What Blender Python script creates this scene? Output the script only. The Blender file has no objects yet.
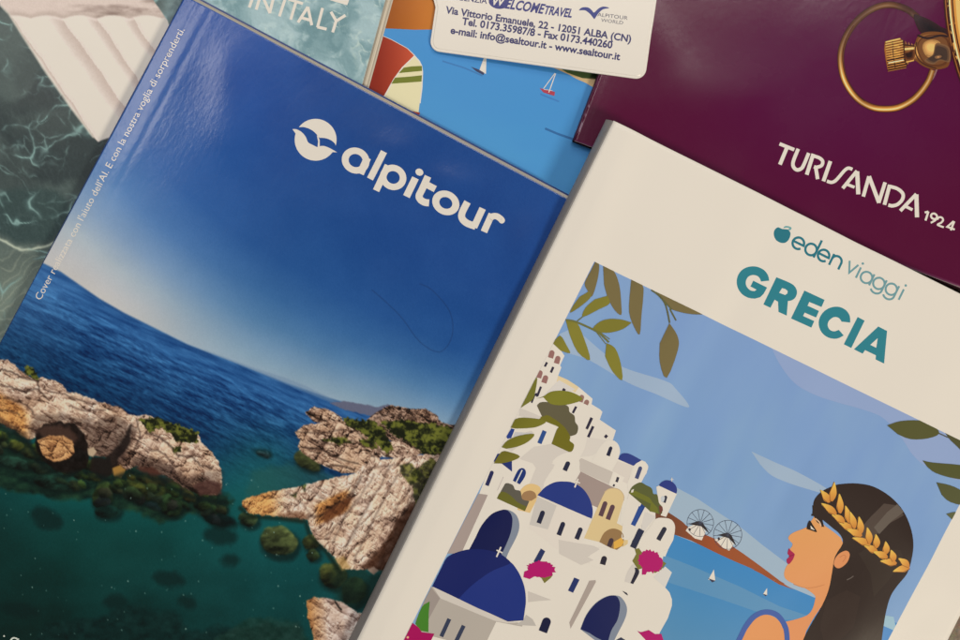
import bpy, bmesh, math, random
import numpy as np
from mathutils import Vector, Matrix
from mathutils.geometry import tessellate_polygon

random.seed(4)
S = bpy.context.scene
COL = S.collection

# ------------------------------------------------------------------ camera, light, exposure
CAM_H = 0.46                       # metres above the table top
PXM = 2100.0                       # photo pixels per metre on the table
cam_d = bpy.data.cameras.new('camera')
cam = bpy.data.objects.new('camera', cam_d)
COL.objects.link(cam)
cam.location = (0, 0, CAM_H)
cam.rotation_euler = (0, 0, 0)
cam_d.sensor_width = 36
cam_d.lens = 36 * CAM_H * PXM / 960
cam_d.clip_start = 0.01
cam_d.clip_end = 50
S.camera = cam

W = bpy.data.worlds.new('World')
S.world = W
W.use_nodes = True
W.node_tree.nodes['Background'].inputs[0].default_value = (1.0, 0.89, 0.75, 1)
W.node_tree.nodes['Background'].inputs[1].default_value = 0.10


def lamp(name, loc, target, size, power, color, size_y=None, spread=math.pi):
    d = bpy.data.lights.new(name, 'AREA')
    d.shape = 'RECTANGLE' if size_y else 'DISK'
    d.size = size
    if size_y:
        d.size_y = size_y
    d.energy = power
    d.color = color
    d.spread = spread
    o = bpy.data.objects.new(name, d)
    COL.objects.link(o)
    o.location = loc
    v = Vector(target) - Vector(loc)
    o.rotation_euler = v.to_track_quat('-Z', 'Y').to_euler()
    return o


lamp('ceiling_lamp', (0.35, 1.45, 1.25), (0.0, 0.02, 0), 0.8, 7, (1.0, 0.86, 0.655))
lamp('table_lamp', (1.15, -1.20, 1.50), (0.0, 0.02, 0), 0.5, 27, (1.0, 0.86, 0.655))
lamp('window_light', (0.02, 0.59, 1.0), (0.0, 0.12, 0), 1.2, 3.6, (1.0, 0.93, 0.86), 0.10)
lamp('side_window_light', (-0.66, 0.46, 1.0), (-0.15, 0.14, 0), 0.25, 1.5, (1.0, 0.93, 0.86), 0.30)

S.view_settings.view_transform = 'Standard'
S.view_settings.look = 'None'
S.view_settings.exposure = 0
S.view_settings.gamma = 1

# ------------------------------------------------------------------ helpers
F = CAM_H * PXM
LIT = np.array([0.86, 0.76, 0.63])     # light on a sheet: printed colour = seen colour / this


def lin(c):
    c = np.asarray(c, float) / 255
    return np.where(c <= 0.04045, c / 12.92, ((c + 0.055) / 1.055) ** 2.4)


def ink(c, lit=None):
    return np.clip(lin(c) / (LIT if lit is None else lit), 0.002, 0.86)


def K(x0, y0, s):
    """reads points noted in an enlarged crop of the photo"""
    return lambda *p: [(x0 + p[i] / s, y0 + p[i + 1] / s) for i in range(0, len(p), 2)]


def tag(o, label=None, cat=None, group=None, kind=None):
    for k, v in (('label', label), ('category', cat), ('group', group), ('kind', kind)):
        if v:
            o[k] = v
    return o


# ---- noise
def h2(ix, iy, seed):
    n = (ix.astype(np.int64) * 374761393 + iy.astype(np.int64) * 668265263 + seed * 1442695041) & 0x7fffffff
    n = ((n ^ (n >> 13)) * 1274126177) & 0x7fffffff
    n = ((n ^ (n >> 15)) * 2246822519) & 0x7fffffff
    return ((n ^ (n >> 16)) & 0xffff) / 65535.0


def vn(x, y, seed=0):
    ix, iy = np.floor(x), np.floor(y)
    fx, fy = x - ix, y - iy
    fx, fy = fx * fx * fx * (fx * (6 * fx - 15) + 10), fy * fy * fy * (fy * (6 * fy - 15) + 10)
    a, b = h2(ix, iy, seed), h2(ix + 1, iy, seed)
    c, d = h2(ix, iy + 1, seed), h2(ix + 1, iy + 1, seed)
    return (a + (b - a) * fx) * (1 - fy) + (c + (d - c) * fx) * fy


def fbm(x, y, seed=0, n=4, g=0.5):
    s, a, t = 0, 1.0, 0
    for i in range(n):
        s = s + a * vn(x * 2 ** i + 17.3 * i, y * 2 ** i - 9.1 * i, seed + i)
        t += a
        a *= g
    return s / t


def voro(x, y, seed=0):
    ix, iy = np.floor(x), np.floor(y)
    f1 = np.full(x.shape, 9.0)
    f2 = np.full(x.shape, 9.0)
    cid = np.zeros(x.shape)
    gx = np.zeros(x.shape)
    gy = np.zeros(x.shape)
    for i in (-1, 0, 1):
        for j in (-1, 0, 1):
            cx, cy = ix + i, iy + j
            dx, dy = cx + h2(cx, cy, seed) - x, cy + h2(cx, cy, seed + 7) - y
            d = np.sqrt(dx * dx + dy * dy)
            m = d < f1
            f2 = np.where(m, f1, np.minimum(f2, d))
            cid = np.where(m, h2(cx, cy, seed + 13), cid)
            gx = np.where(m, dx, gx)
            gy = np.where(m, dy, gy)
            f1 = np.where(m, d, f1)
    return f1, f2, cid, gx, gy


def sm(a, b, x):
    t = np.clip((x - a) / (b - a), 0, 1)
    return t * t * (3 - 2 * t)


def sdf(P, X, Y):
    """signed distance to a polygon, negative inside"""
    P = np.asarray(P, float)
    d = np.full(X.shape, 1e9)
    ins = np.zeros(X.shape, bool)
    for i in range(len(P)):
        ax, ay = P[i]
        bx, by = P[(i + 1) % len(P)]
        ex, ey = bx - ax, by - ay
        wx, wy = X - ax, Y - ay
        t = np.clip((wx * ex + wy * ey) / (ex * ex + ey * ey + 1e-12), 0, 1)
        d = np.minimum(d, np.hypot(wx - t * ex, wy - t * ey))
        if ay != by:
            c = ((ay > Y) != (by > Y)) & (X < ax + (Y - ay) * ex / (by - ay))
            ins ^= c
    return np.where(ins, -d, d)


def sdl(P, X, Y):
    """distance to an open polyline and the way along it, 0..1"""
    P = np.asarray(P, float)
    d = np.full(X.shape, 1e9)
    s = np.zeros(X.shape)
    n = len(P) - 1
    for i in range(n):
        ax, ay = P[i]
        ex, ey = P[i + 1][0] - ax, P[i + 1][1] - ay
        t = np.clip(((X - ax) * ex + (Y - ay) * ey) / (ex * ex + ey * ey + 1e-12), 0, 1)
        q = np.hypot(X - ax - t * ex, Y - ay - t * ey)
        s = np.where(q < d, (i + t) / n, s)
        d = np.minimum(d, q)
    return d, s


class Canvas:
    """colours at the points X, Y (photo pixels) of a printed sheet"""
    def __init__(self, X, Y, base=(128, 128, 128)):
        self.X, self.Y = X, Y
        self.C = np.zeros(X.shape + (3,)) + np.array(base, float)

    def mix(self, m, c):
        c = np.asarray(c, float)
        self.C += (c - self.C) * m[..., None]

    def poly(self, P, c, aa=0.7, wob=0, ws=6, seed=3, a=1):
        P = np.asarray(P, float)
        x0, y0 = P.min(0) - 6
        x1, y1 = P.max(0) + 6
        k = (self.X > x0) & (self.X < x1) & (self.Y > y0) & (self.Y < y1)
        if not k.any():
            return
        x, y = self.X[k], self.Y[k]
        d = sdf(P, x, y)
        if wob:
            d = d + (fbm(x / ws, y / ws, seed) - 0.5) * 2 * wob
        m = a * (1 - sm(-aa, aa, d))
        cc = np.asarray(c(x, y) if callable(c) else c, float)
        self.C[k] += (cc - self.C[k]) * m[:, None]

    def line(self, P, w, c, aa=0.7, a=1):
        P = np.asarray(P, float)
        x0, y0 = P.min(0) - w - 3
        x1, y1 = P.max(0) + w + 3
        k = (self.X > x0) & (self.X < x1) & (self.Y > y0) & (self.Y < y1)
        if not k.any():
            return
        d, s = sdl(P, self.X[k], self.Y[k])
        m = a * (1 - sm(w / 2 - aa, w / 2 + aa, d))
        cc = np.asarray(c(s) if callable(c) else c, float)
        self.C[k] += (cc - self.C[k]) * m[:, None]


# ---- smooth curves and strokes, in photo pixels
def cat(P, n=6, closed=False):
    P = [Vector(p).to_2d() for p in P]
    N = len(P)
    out = []
    for i in range(N if closed else N - 1):
        if closed:
            a, b, c, d = P[i - 1], P[i], P[(i + 1) % N], P[(i + 2) % N]
        else:
            a, b, c, d = P[max(i - 1, 0)], P[i], P[i + 1], P[min(i + 2, N - 1)]
        for k in range(n):
            t = k / n
            out.append(0.5 * (2 * b + (c - a) * t + (2 * a - 5 * b + 4 * c - d) * t * t + (3 * b - a - 3 * c + d) * t ** 3))
    if not closed:
        out.append(P[-1])
    return [tuple(p) for p in out]


def ell(cx, cy, rx, ry=None, rot=0, n=28, a0=0, a1=360):
    ry = ry or rx
    c, s = math.cos(math.radians(rot)), math.sin(math.radians(rot))
    out = []
    full = abs(a1 - a0) >= 360
    for i in range(n if full else n + 1):
        t = math.radians(a0 + (a1 - a0) * i / n)
        x, y = rx * math.cos(t), ry * math.sin(t)
        out.append((cx + x * c - y * s, cy + x * s + y * c))
    return out


def stroke(P, w, closed=False, caps=False):
    """a polyline of width w as quads (mitred), with round ends if asked"""
    P = [Vector(p).to_2d() for p in P]
    Q = [P[0]]
    for p in P[1:]:
        if (p - Q[-1]).length > 1e-4:
            Q.append(p)
    P = Q
    if closed and (P[0] - P[-1]).length < 1e-4:
        P.pop()
    N = len(P)
    A, B = [], []
    for i in range(N):
        if closed:
            d0, d1 = (P[i] - P[i - 1]).normalized(), (P[(i + 1) % N] - P[i]).normalized()
        else:
            d0 = (P[i] - P[i - 1]).normalized() if i else (P[1] - P[0]).normalized()
            d1 = (P[i + 1] - P[i]).normalized() if i < N - 1 else d0
        n0, n1 = Vector((-d0.y, d0.x)), Vector((-d1.y, d1.x))
        m = n0 + n1
        m = m.normalized() if m.length > 1e-3 else n0
        k = w / 2 / max(m.dot(n0), 0.45)
        A.append(tuple(P[i] + m * k))
        B.append(tuple(P[i] - m * k))
    out = []
    for i in range(N if closed else N - 1):
        j = (i + 1) % N
        out.append([A[i], A[j], B[j], B[i]])
    if caps and not closed:
        out += [('cap', ell(*P[0], w / 2, n=14)), ('cap', ell(*P[-1], w / 2, n=14))]
    return out


# ---- materials
def paper_mat(name, rough, coat, bump, bscale, spec=0.5, coat_rough=0.12, stretch=(1, 1, 1), rot=0.0, wave=0.0):
    """a printed sheet: the print is the colour attribute, over it a thin laminate with faint waves"""
    m = bpy.data.materials.new(name)
    m.use_nodes = True
    nt = m.node_tree
    b = nt.nodes['Principled BSDF']
    at = nt.nodes.new('ShaderNodeAttribute')
    at.attribute_name = 'print'
    nt.links.new(at.outputs['Color'], b.inputs['Base Color'])
    b.inputs['Specular IOR Level'].default_value = spec
    b.inputs['Coat Weight'].default_value = coat
    b.inputs['Coat Roughness'].default_value = coat_rough
    tc = nt.nodes.new('ShaderNodeTexCoord')
    mp = nt.nodes.new('ShaderNodeMapping')
    mp.inputs['Scale'].default_value = stretch
    mp.inputs['Rotation'].default_value = (0, 0, rot)
    nt.links.new(tc.outputs['Object'], mp.inputs['Vector'])
    n1 = nt.nodes.new('ShaderNodeTexNoise')
    n1.inputs['Scale'].default_value = bscale
    n1.inputs['Detail'].default_value = 3
    nt.links.new(mp.outputs['Vector'], n1.inputs['Vector'])
    n2 = nt.nodes.new('ShaderNodeTexNoise')
    n2.inputs['Scale'].default_value = 520
    n2.inputs['Detail'].default_value = 2
    nt.links.new(mp.outputs['Vector'], n2.inputs['Vector'])
    mx = nt.nodes.new('ShaderNodeMath')
    mx.operation = 'MULTIPLY_ADD'
    nt.links.new(n2.outputs['Fac'], mx.inputs[0])
    mx.inputs[1].default_value = wave
    nt.links.new(n1.outputs['Fac'], mx.inputs[2])
    bp = nt.nodes.new('ShaderNodeBump')
    bp.inputs['Strength'].default_value = 1
    bp.inputs['Distance'].default_value = bump
    nt.links.new(mx.outputs[0], bp.inputs['Height'])
    nt.links.new(bp.outputs['Normal'], b.inputs['Normal'])
    nt.links.new(bp.outputs['Normal'], b.inputs['Coat Normal'])
    r = nt.nodes.new('ShaderNodeMapRange')
    r.inputs['From Min'].default_value = 0.3
    r.inputs['From Max'].default_value = 0.7
    r.inputs['To Min'].default_value = rough - 0.06
    r.inputs['To Max'].default_value = rough + 0.08
    n3 = nt.nodes.new('ShaderNodeTexNoise')
    n3.inputs['Scale'].default_value = 35
    n3.inputs['Detail'].default_value = 5
    nt.links.new(tc.outputs['Object'], n3.inputs['Vector'])
    nt.links.new(n3.outputs['Fac'], r.inputs['Value'])
    nt.links.new(r.outputs[0], b.inputs['Roughness'])
    return m


def plain_mat(name, col, rough=0.5):
    m = bpy.data.materials.new(name)
    m.use_nodes = True
    b = m.node_tree.nodes['Principled BSDF']
    b.inputs['Base Color'].default_value = (*[float(v) for v in col], 1)
    b.inputs['Roughness'].default_value = rough
    return m


def pages_mat():
    """the edge of a block of paper: fine uneven lines, one per leaf"""
    m = plain_mat('page_edges', (0.6, 0.55, 0.48), 0.8)
    nt = m.node_tree
    b = nt.nodes['Principled BSDF']
    tc = nt.nodes.new('ShaderNodeTexCoord')
    mp = nt.nodes.new('ShaderNodeMapping')
    mp.inputs['Scale'].default_value = (12, 12, 5200)
    nt.links.new(tc.outputs['Object'], mp.inputs['Vector'])
    n = nt.nodes.new('ShaderNodeTexNoise')
    n.inputs['Scale'].default_value = 1
    n.inputs['Detail'].default_value = 2
    nt.links.new(mp.outputs['Vector'], n.inputs['Vector'])
    r = nt.nodes.new('ShaderNodeValToRGB')
    r.color_ramp.elements[0].position = 0.35
    r.color_ramp.elements[0].color = (0.40, 0.37, 0.33, 1)
    r.color_ramp.elements[1].position = 0.62
    r.color_ramp.elements[1].color = (0.80, 0.76, 0.68, 1)
    nt.links.new(n.outputs['Fac'], r.inputs['Fac'])
    nt.links.new(r.outputs['Color'], b.inputs['Base Color'])
    return m


PAGES = pages_mat()


# ---- sheets: a flat thing with a local frame, x along its top edge, y up its left edge, z off the table
class Sheet:
    def __init__(self, name, corner_px, angle, width, length, top_z, thick, tilt=(0, 0), surf=None, lit=None, cut=0.004):
        self.W, self.L, self.T, self.cut = width, length, thick, cut
        self.lit = lit
        self.surf = surf or (lambda u, v: 0 * u)
        R = Matrix.Rotation(-math.radians(angle), 4, 'Z') @ Matrix.Rotation(tilt[1], 4, 'Y') @ Matrix.Rotation(tilt[0], 4, 'X')
        px, py = corner_px
        k = (CAM_H - top_z)
        O = Vector(((px - 480) / F * k, (320 - py) / F * k, top_z))
        n = R.to_3x3() @ Vector((0, 0, 1))
        self.M = Matrix.Translation(O - n * thick) @ R
        self.Mi = self.M.inverted()
        self.O, self.n = O, n
        self.root = bpy.data.objects.new(name, None)
        self.root.empty_display_size = 0.02
        COL.objects.link(self.root)
        self.root.matrix_world = self.M

    def loc(self, px, py):
        d = Vector(((px - 480) / F, (320 - py) / F, -1.0))
        c = Vector((0, 0, CAM_H))
        t = (self.O - c).dot(self.n) / d.dot(self.n)
        p = self.Mi @ (c + d * t)
        return p.x, p.y

    def px(self, u, y):
        """photo pixel of points on the sheet (arrays)"""
        M = np.array(self.M)
        x = M[0, 0] * u + M[0, 1] * y + M[0, 2] * self.T + M[0, 3]
        yy = M[1, 0] * u + M[1, 1] * y + M[1, 2] * self.T + M[1, 3]
        z = M[2, 0] * u + M[2, 1] * y + M[2, 2] * self.T + M[2, 3]
        k = CAM_H - z
        return 480 + x / k * F, 320 - yy / k * F

    def dent(self, px, py, along, r1, r2, h):
        """a soft ripple pressed into the cover: centre in photo pixels, direction in degrees, half sizes and height in metres"""
        u0, y0 = self.loc(px, py)
        v0 = -y0
        old = self.surf
        c, s = math.cos(math.radians(along)), math.sin(math.radians(along))

        def f(u, v):
            a, b = (u - u0) * c + (v - v0) * s, -(u - u0) * s + (v - v0) * c
            return old(u, v) + h * np.exp(-(a / r1) ** 2 - (b / r2) ** 2)
        self.surf = f

    def z(self, u, y):
        return self.T + self.surf(np.asarray(u, float), -np.asarray(y, float))

    def obj(self, name, me, mat, parent=None):
        o = bpy.data.objects.new(name, me)
        me.materials.append(mat)
        COL.objects.link(o)
        o.parent = parent or self.root
        return o

    def cover(self, name, mat, paint, step, outline=None, th=0.00028):
        """the front sheet as a grid whose points carry the print; paint(canvas) colours it"""
        nu, nv = int(round(self.W / step)), int(round(self.L / step))
        u = np.linspace(0, self.W, nu + 1)
        y = -np.linspace(0, self.L, nv + 1)
        U, Y = np.meshgrid(u, y)
        cv = Canvas(*self.px(U, Y))
        cv.U, cv.V = U * 1000, -Y * 1000
        paint(cv)
        alb = ink(np.clip(cv.C, 0, 255), self.lit)
        Z = self.z(U, Y)
        co = np.stack([U, Y, Z], -1).reshape(-1, 3)
        nx = nu + 1
        i = np.arange(nv)[:, None] * nx + np.arange(nu)[None, :]
        q = np.stack([i, i + nx, i + nx + 1, i + 1], -1).reshape(-1, 4)
        # rim: a second row of points below the edge gives the sheet its thickness
        ring = np.concatenate([np.arange(nx), np.arange(1, nv + 1) * nx + nu, nv * nx + np.arange(nu - 1, -1, -1), np.arange(nv - 1, 0, -1) * nx])
        base = len(co)
        low = co[ring] - [0, 0, th]
        low[:, 0] += np.where(low[:, 0] < 1e-6, -0.0001, np.where(low[:, 0] > self.W - 1e-6, 0.0003, 0))
        low[:, 1] += np.where(low[:, 1] > -1e-6, 0.0003, np.where(low[:, 1] < -self.L + 1e-6, -0.0003, 0))
        co = np.concatenate([co, low])
        j = np.arange(len(ring))
        j2 = (j + 1) % len(ring)
        rq = np.stack([ring[j], ring[j2], base + j2, base + j], -1)
        q = np.concatenate([q, rq])
        me = bpy.data.meshes.new(name)
        me.vertices.add(len(co))
        me.vertices.foreach_set('co', co.ravel())
        me.loops.add(q.size)
        me.loops.foreach_set('vertex_index', q.ravel().astype(np.int32))
        me.polygons.add(len(q))
        me.polygons.foreach_set('loop_start', np.arange(len(q), dtype=np.int32) * 4)
        me.polygons.foreach_set('use_smooth', np.ones(len(q), bool))
        me.update()
        a = me.color_attributes.new('print', 'FLOAT_COLOR', 'POINT')
        c = np.ones((len(co), 4))
        c[:base, :3] = alb.reshape(-1, 3)
        c[base:, :3] = c[ring, :3] * 0.25 + 0.42
        a.data.foreach_set('color', c.ravel())
        return self.obj(name, me, mat)

    def art(self, name, items, mat, parent, clip=None, lift=2.6e-5):
        """printed shapes lying on the cover: items are (faces, colour, layer); a face is a loop of pixels,
        or a list of loops (outline, holes). They are cut on the cover's grid and follow its waves."""
        vs, fs, cs, nv = [], [], [], 0
        sub = 0
        for it in items:
            faces, colr, layer = it
            for f in faces:
                extra = 0.0
                if isinstance(f, tuple) and f and f[0] == 'cap':
                    f = f[1]
                    extra = 0.15
                loops = f if isinstance(f[0], list) else [f]
                L = [[Vector((*self.loc(*p), 0)) for p in lp] for lp in loops]
                bm = bmesh.new()
                flat = [bm.verts.new(p) for lp in L for p in lp]
                tris = tessellate_polygon(L) if (len(flat) > 3 or len(L) > 1) else [(0, 1, 2)]
                for t in tris:
                    try:
                        bm.faces.new([flat[k] for k in t])
                    except ValueError:
                        pass
                if clip:
                    for i in range(4):
                        a, b = Vector((*self.loc(*clip[i]), 0)), Vector((*self.loc(*clip[(i + 1) % 4]), 0))
                        d = (b - a)
                        no = Vector((-d.y, d.x, 0))
                        c0 = sum((Vector((*self.loc(*p), 0)) for p in clip), Vector()) / 4
                        if (c0 - a).dot(no) > 0:
                            no = -no
                        bmesh.ops.bisect_plane(bm, geom=bm.verts[:] + bm.edges[:] + bm.faces[:], plane_co=a, plane_no=no, clear_outer=True, dist=1e-7)
                if not bm.faces:
                    bm.free()
                    continue
                for ax in (0, 1):
                    lo = min(v.co[ax] for v in bm.verts)
                    hi = max(v.co[ax] for v in bm.verts)
                    k = math.floor(lo / self.cut) + 1
                    no = Vector((1, 0, 0)) if ax == 0 else Vector((0, 1, 0))
                    while k * self.cut < hi:
                        bmesh.ops.bisect_plane(bm, geom=bm.verts[:] + bm.edges[:] + bm.faces[:], plane_co=no * (k * self.cut), plane_no=no, dist=1e-8)
                        k += 1
                bm.verts.index_update()
                sub = (sub + 1) % 9
                xy = np.array([v.co[:2] for v in bm.verts])
                zz = self.z(xy[:, 0], xy[:, 1]) + lift * (layer + extra + 0.05 * sub)
                vs.append(np.column_stack([xy, zz]))
                if callable(colr):
                    cc = np.array(colr(*self.px(xy[:, 0], xy[:, 1])), float)
                else:
                    cc = np.zeros((len(xy), 3)) + np.array(colr, float)
                cs.append(ink(np.clip(cc, 0, 255), self.lit))
                for fc in bm.faces:
                    ids = [v.index + nv for v in fc.verts]
                    if fc.normal.z < 0:
                        ids.reverse()
                    fs.append(ids)
                nv += len(xy)
                bm.free()
        me = bpy.data.meshes.new(name)
        V = np.concatenate(vs)
        me.from_pydata(V.tolist(), [], fs)
        a = me.color_attributes.new('print', 'FLOAT_COLOR', 'POINT')
        c = np.ones((len(V), 4))
        c[:, :3] = np.concatenate(cs)
        a.data.foreach_set('color', c.ravel())
        me.polygons.foreach_set('use_smooth', np.ones(len(fs), bool))
        return self.obj(name, me, mat, parent)

    def prism(self, name, mat, top, bottom, z1, z0, parent=None, nz=1):
        """a block between two outlines of local points"""
        bm = bmesh.new()
        rows = []
        for k in range(nz + 1):
            t = k / nz
            rows.append([bm.verts.new((a[0] + (b[0] - a[0]) * t, a[1] + (b[1] - a[1]) * t, z1 + (z0 - z1) * t)) for a, b in zip(top, bottom)])
        n = len(top)
        bm.faces.new(rows[0])
        bm.faces.new(rows[-1][::-1])
        for r0, r1 in zip(rows, rows[1:]):
            for i in range(n):
                bm.faces.new([r0[i], r1[i], r1[(i + 1) % n], r0[(i + 1) % n]])
        bmesh.ops.recalc_face_normals(bm, faces=bm.faces)
        me = bpy.data.meshes.new(name)
        bm.to_mesh(me)
        bm.free()
        return self.obj(name, me, mat, parent)

    def body(self, spine_mat, lean=0.0, top_out=0.0, right_out=0.0, sag=0.0012, back_mat=None):
        """spine, block of leaves and back cover under the front cover"""
        W, L, T = self.W, self.L, self.T
        zt = T - 0.0018
        self.prism('pages', PAGES,
                   [(0.0030, -0.0006), (W - 0.0007, -0.0006), (W - 0.0007, -L + 0.0008), (0.0030, -L + 0.0008)],
                   [(0.0012 - lean, -0.0006 + top_out), (W - 0.0007 + right_out, -0.0006 + top_out), (W - 0.0007 + right_out, -L + 0.0008 + top_out), (0.0012 - lean, -L + 0.0008 + top_out)],
                   zt, 0.0004)
        self.prism('back_cover', back_mat or spine_mat,
                   [(-lean, 0.0002 + top_out), (W + right_out, 0.0002 + top_out), (W + right_out, -L + top_out), (-lean, -L + top_out)],
                   [(-lean, 0.0002 + top_out), (W + right_out, 0.0002 + top_out), (W + right_out, -L + top_out), (-lean, -L + top_out)],
                   0.00035, 0.0)
        # spine: a folded strip from the front cover's edge down to the back cover
        prof = []
        z_top = float(self.z(0.0, -L * 0.4))
        for k in range(9):
            t = k / 8
            bul = math.sin(math.pi * t) * 0.0006
            prof.append((-lean * t ** 0.8 - bul, z_top + (0.0002 - z_top) * t))
        bm = bmesh.new()
        nseg = 60
        rows = []
        for i in range(nseg + 1):
            y = -L * i / nseg
            zt = float(self.z(0.0, y))
            rows.append([bm.verts.new((x + (0.00003 if k == 0 else 0), y + top_out * k / 8, z if k else zt - 0.00002)) for k, (x, z) in enumerate(prof)])
        for a, b in zip(rows, rows[1:]):
            for k in range(8):
                f = bm.faces.new([a[k], a[k + 1], b[k + 1], b[k]])
                f.smooth = True
        me = bpy.data.meshes.new('spine')
        bm.to_mesh(me)
        bm.free()
        o = self.obj('spine', me, spine_mat)
        md = o.modifiers.new('thickness', 'SOLIDIFY')
        md.thickness = 0.00025
        md.offset = -1
        return o


def text_faces(s, p0, p1, tall=1.0, bold=0.0, shear=0.0, bend=None):
    """a line of text as pixel triangles: baseline from p0 to p1"""
    cu = bpy.data.curves.new('lettering', 'FONT')
    cu.body = s
    cu.offset = bold
    cu.shear = shear
    cu.resolution_u = 3
    o = bpy.data.objects.new('lettering', cu)
    COL.objects.link(o)
    me = bpy.data.meshes.new_from_object(o.evaluated_get(bpy.context.evaluated_depsgraph_get()))
    v = np.array([x.co[:2] for x in me.vertices])
    x0, x1 = v[:, 0].min(), v[:, 0].max()
    d = np.array(p1, float) - np.array(p0, float)
    k = np.hypot(*d) / (x1 - x0)
    d /= np.hypot(*d)
    up = np.array([d[1], -d[0]])
    q = np.array(p0) + (v[:, :1] - x0) * k * d + v[:, 1:] * k * tall * up
    if bend:
        q = q + np.array([bend(t) for t in (v[:, 0] - x0) / (x1 - x0)])[:, None] * up
    out = [[tuple(q[i]) for i in p.vertices] for p in me.polygons]
    bpy.data.objects.remove(o)
    bpy.data.curves.remove(cu)
    bpy.data.meshes.remove(me)
    return out

# ------------------------------------------------------------------ table
def make_table():
    me = bpy.data.meshes.new('table_top')
    s = 0.9
    bm = bmesh.new()
    bmesh.ops.create_cube(bm, size=1, matrix=Matrix.Translation((0, 0, -0.0155)) @ Matrix.Diagonal((2 * s, 1.5 * s, 0.03, 1)))
    bmesh.ops.bevel(bm, geom=bm.edges[:], offset=0.003, segments=3, affect='EDGES')
    bm.to_mesh(me)
    bm.free()
    m = plain_mat('speckled_stone', (0.2, 0.15, 0.1), 0.35)
    nt = m.node_tree
    b = nt.nodes['Principled BSDF']
    tc = nt.nodes.new('ShaderNodeTexCoord')
    n = nt.nodes.new('ShaderNodeTexNoise')
    n.inputs['Scale'].default_value = 420
    n.inputs['Detail'].default_value = 6
    n.inputs['Roughness'].default_value = 0.7
    nt.links.new(tc.outputs['Object'], n.inputs['Vector'])
    v = nt.nodes.new('ShaderNodeTexVoronoi')
    v.inputs['Scale'].default_value = 700
    nt.links.new(tc.outputs['Object'], v.inputs['Vector'])
    r = nt.nodes.new('ShaderNodeValToRGB')
    e = r.color_ramp.elements
    e[0].position, e[0].color = 0.32, (0.05, 0.036, 0.024, 1)
    e[1].position, e[1].color = 0.70, (0.36, 0.28, 0.19, 1)
    e.new(0.5).color = (0.17, 0.125, 0.08, 1)
    nt.links.new(n.outputs['Fac'], r.inputs['Fac'])
    mx = nt.nodes.new('ShaderNodeMix')
    mx.data_type = 'RGBA'
    mx.blend_type = 'MULTIPLY'
    mx.inputs['Factor'].default_value = 0.45
    nt.links.new(r.outputs['Color'], mx.inputs[6])
    nt.links.new(v.outputs['Color'], mx.inputs[7])
    nt.links.new(mx.outputs[2], b.inputs['Base Color'])
    o = bpy.data.objects.new('table_top', me)
    me.materials.append(m)
    COL.objects.link(o)
    tag(o, 'brown speckled stone table top under the brochures', 'table', kind='structure')


make_table()
GROUP = 'holiday brochures spread over the table'


def gutter(depth, hinge, edge, wav, seed):
    """a cover that dips to its spine, with a pressed hinge line and slow waves"""
    def f(u, v):
        t = np.clip(u / hinge, 0, 1)
        z = -depth * (1 - t) ** 1.6
        z = z - edge * np.exp(-((u - hinge * 0.5) / 0.0012) ** 2) - edge * 0.8 * np.exp(-((u - hinge) / 0.0016) ** 2)
        w = fbm(u * 16 + 3, v * 11 + 5, seed, 2) - 0.5
        w2 = fbm((u + v * 0.35) * 34, (v - u * 0.3) * 20, seed + 5, 2) - 0.5
        return z + wav * (w + 0.35 * w2) * 2
    return f


# ------------------------------------------------------------------ blue illustrated brochure, lowest
LB = LIT * 0.98
blue = Sheet('holiday_brochure', (330, -120), 20, 0.21, 0.297, 0.0032, 0.0032, surf=gutter(0.0003, 0.006, 0.00003, 0.00025, 21), lit=LB)
M_BLUE = paper_mat('matt_printed_cover', 0.42, 0.12, 0.00006, 60, spec=0.2, coat_rough=0.2, wave=0.1)
tag(blue.root, 'light blue illustrated brochure with small sailboats and a striped red shape, lowest of the pile', 'brochure', GROUP)


def paint_blue(c):
    X, Y = c.X, c.Y
    c.mix(np.ones(X.shape), (68, 138, 200))
    c.mix(sm(40, 190, Y - 0.36 * (X - 420)) * 0.6, (86, 154, 210))
    c.mix(sm(0.5, 0.8, fbm(X / 60, Y / 12, 5)) * 0.25, (70, 136, 200))


cv = blue.cover('cover', M_BLUE, paint_blue, 0.002)
blue.body(plain_mat('blue_spine', lin((70, 130, 190))), 0.0004, 0.0006, 0.0006)
q = K(340, 0, 6.4)
q2 = K(220, 0, 3.2)
q3 = K(420, 0, 3.2)
it = [([q(150, -260, 640, -260, 640, 187, 480, 190, 340, 183, 150, 176)], lambda x, y: np.stack([156 + np.clip((x - 395) * 1.1, -20, 32), 82 + np.clip((x - 395) * 0.9, -16, 28), 18 + np.clip((x - 395) * 0.6, -8, 18)], -1), 1)]
red = q(235, 215, 330, 255, 430, 310, 475, 355, 400, 430, 345, 505, 300, 590, 270, 640, 240, 720, 60, 640, 100, 400)
it += [(stroke(q(200, 205, 235, 217, 330, 257, 430, 312, 477, 357), 1.6), (232, 215, 195), 1)]
it += [([red], lambda x, y: np.stack([138 + np.clip((x - 380) * 1.6, -6, 56), 38 + np.clip((x - 380) * 1.2, -6, 42), 18 + np.clip((x - 380) * 0.9, -4, 30)], -1), 2)]
cream = q(475, 355, 505, 390, 520, 420, 526, 460, 522, 560, 510, 660, 500, 740, 470, 720, 270, 640, 300, 585, 345, 505, 400, 430)
it += [(stroke(q(270, 640, 300, 588, 345, 507, 400, 432, 478, 357), 1.3), (238, 228, 205), 3.2), ([cream], (222, 212, 165), 3),
       (stroke(q(477, 357, 507, 390, 522, 420, 528, 460, 524, 560, 512, 660), 1.2), (236, 228, 205), 3.3)]
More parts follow.
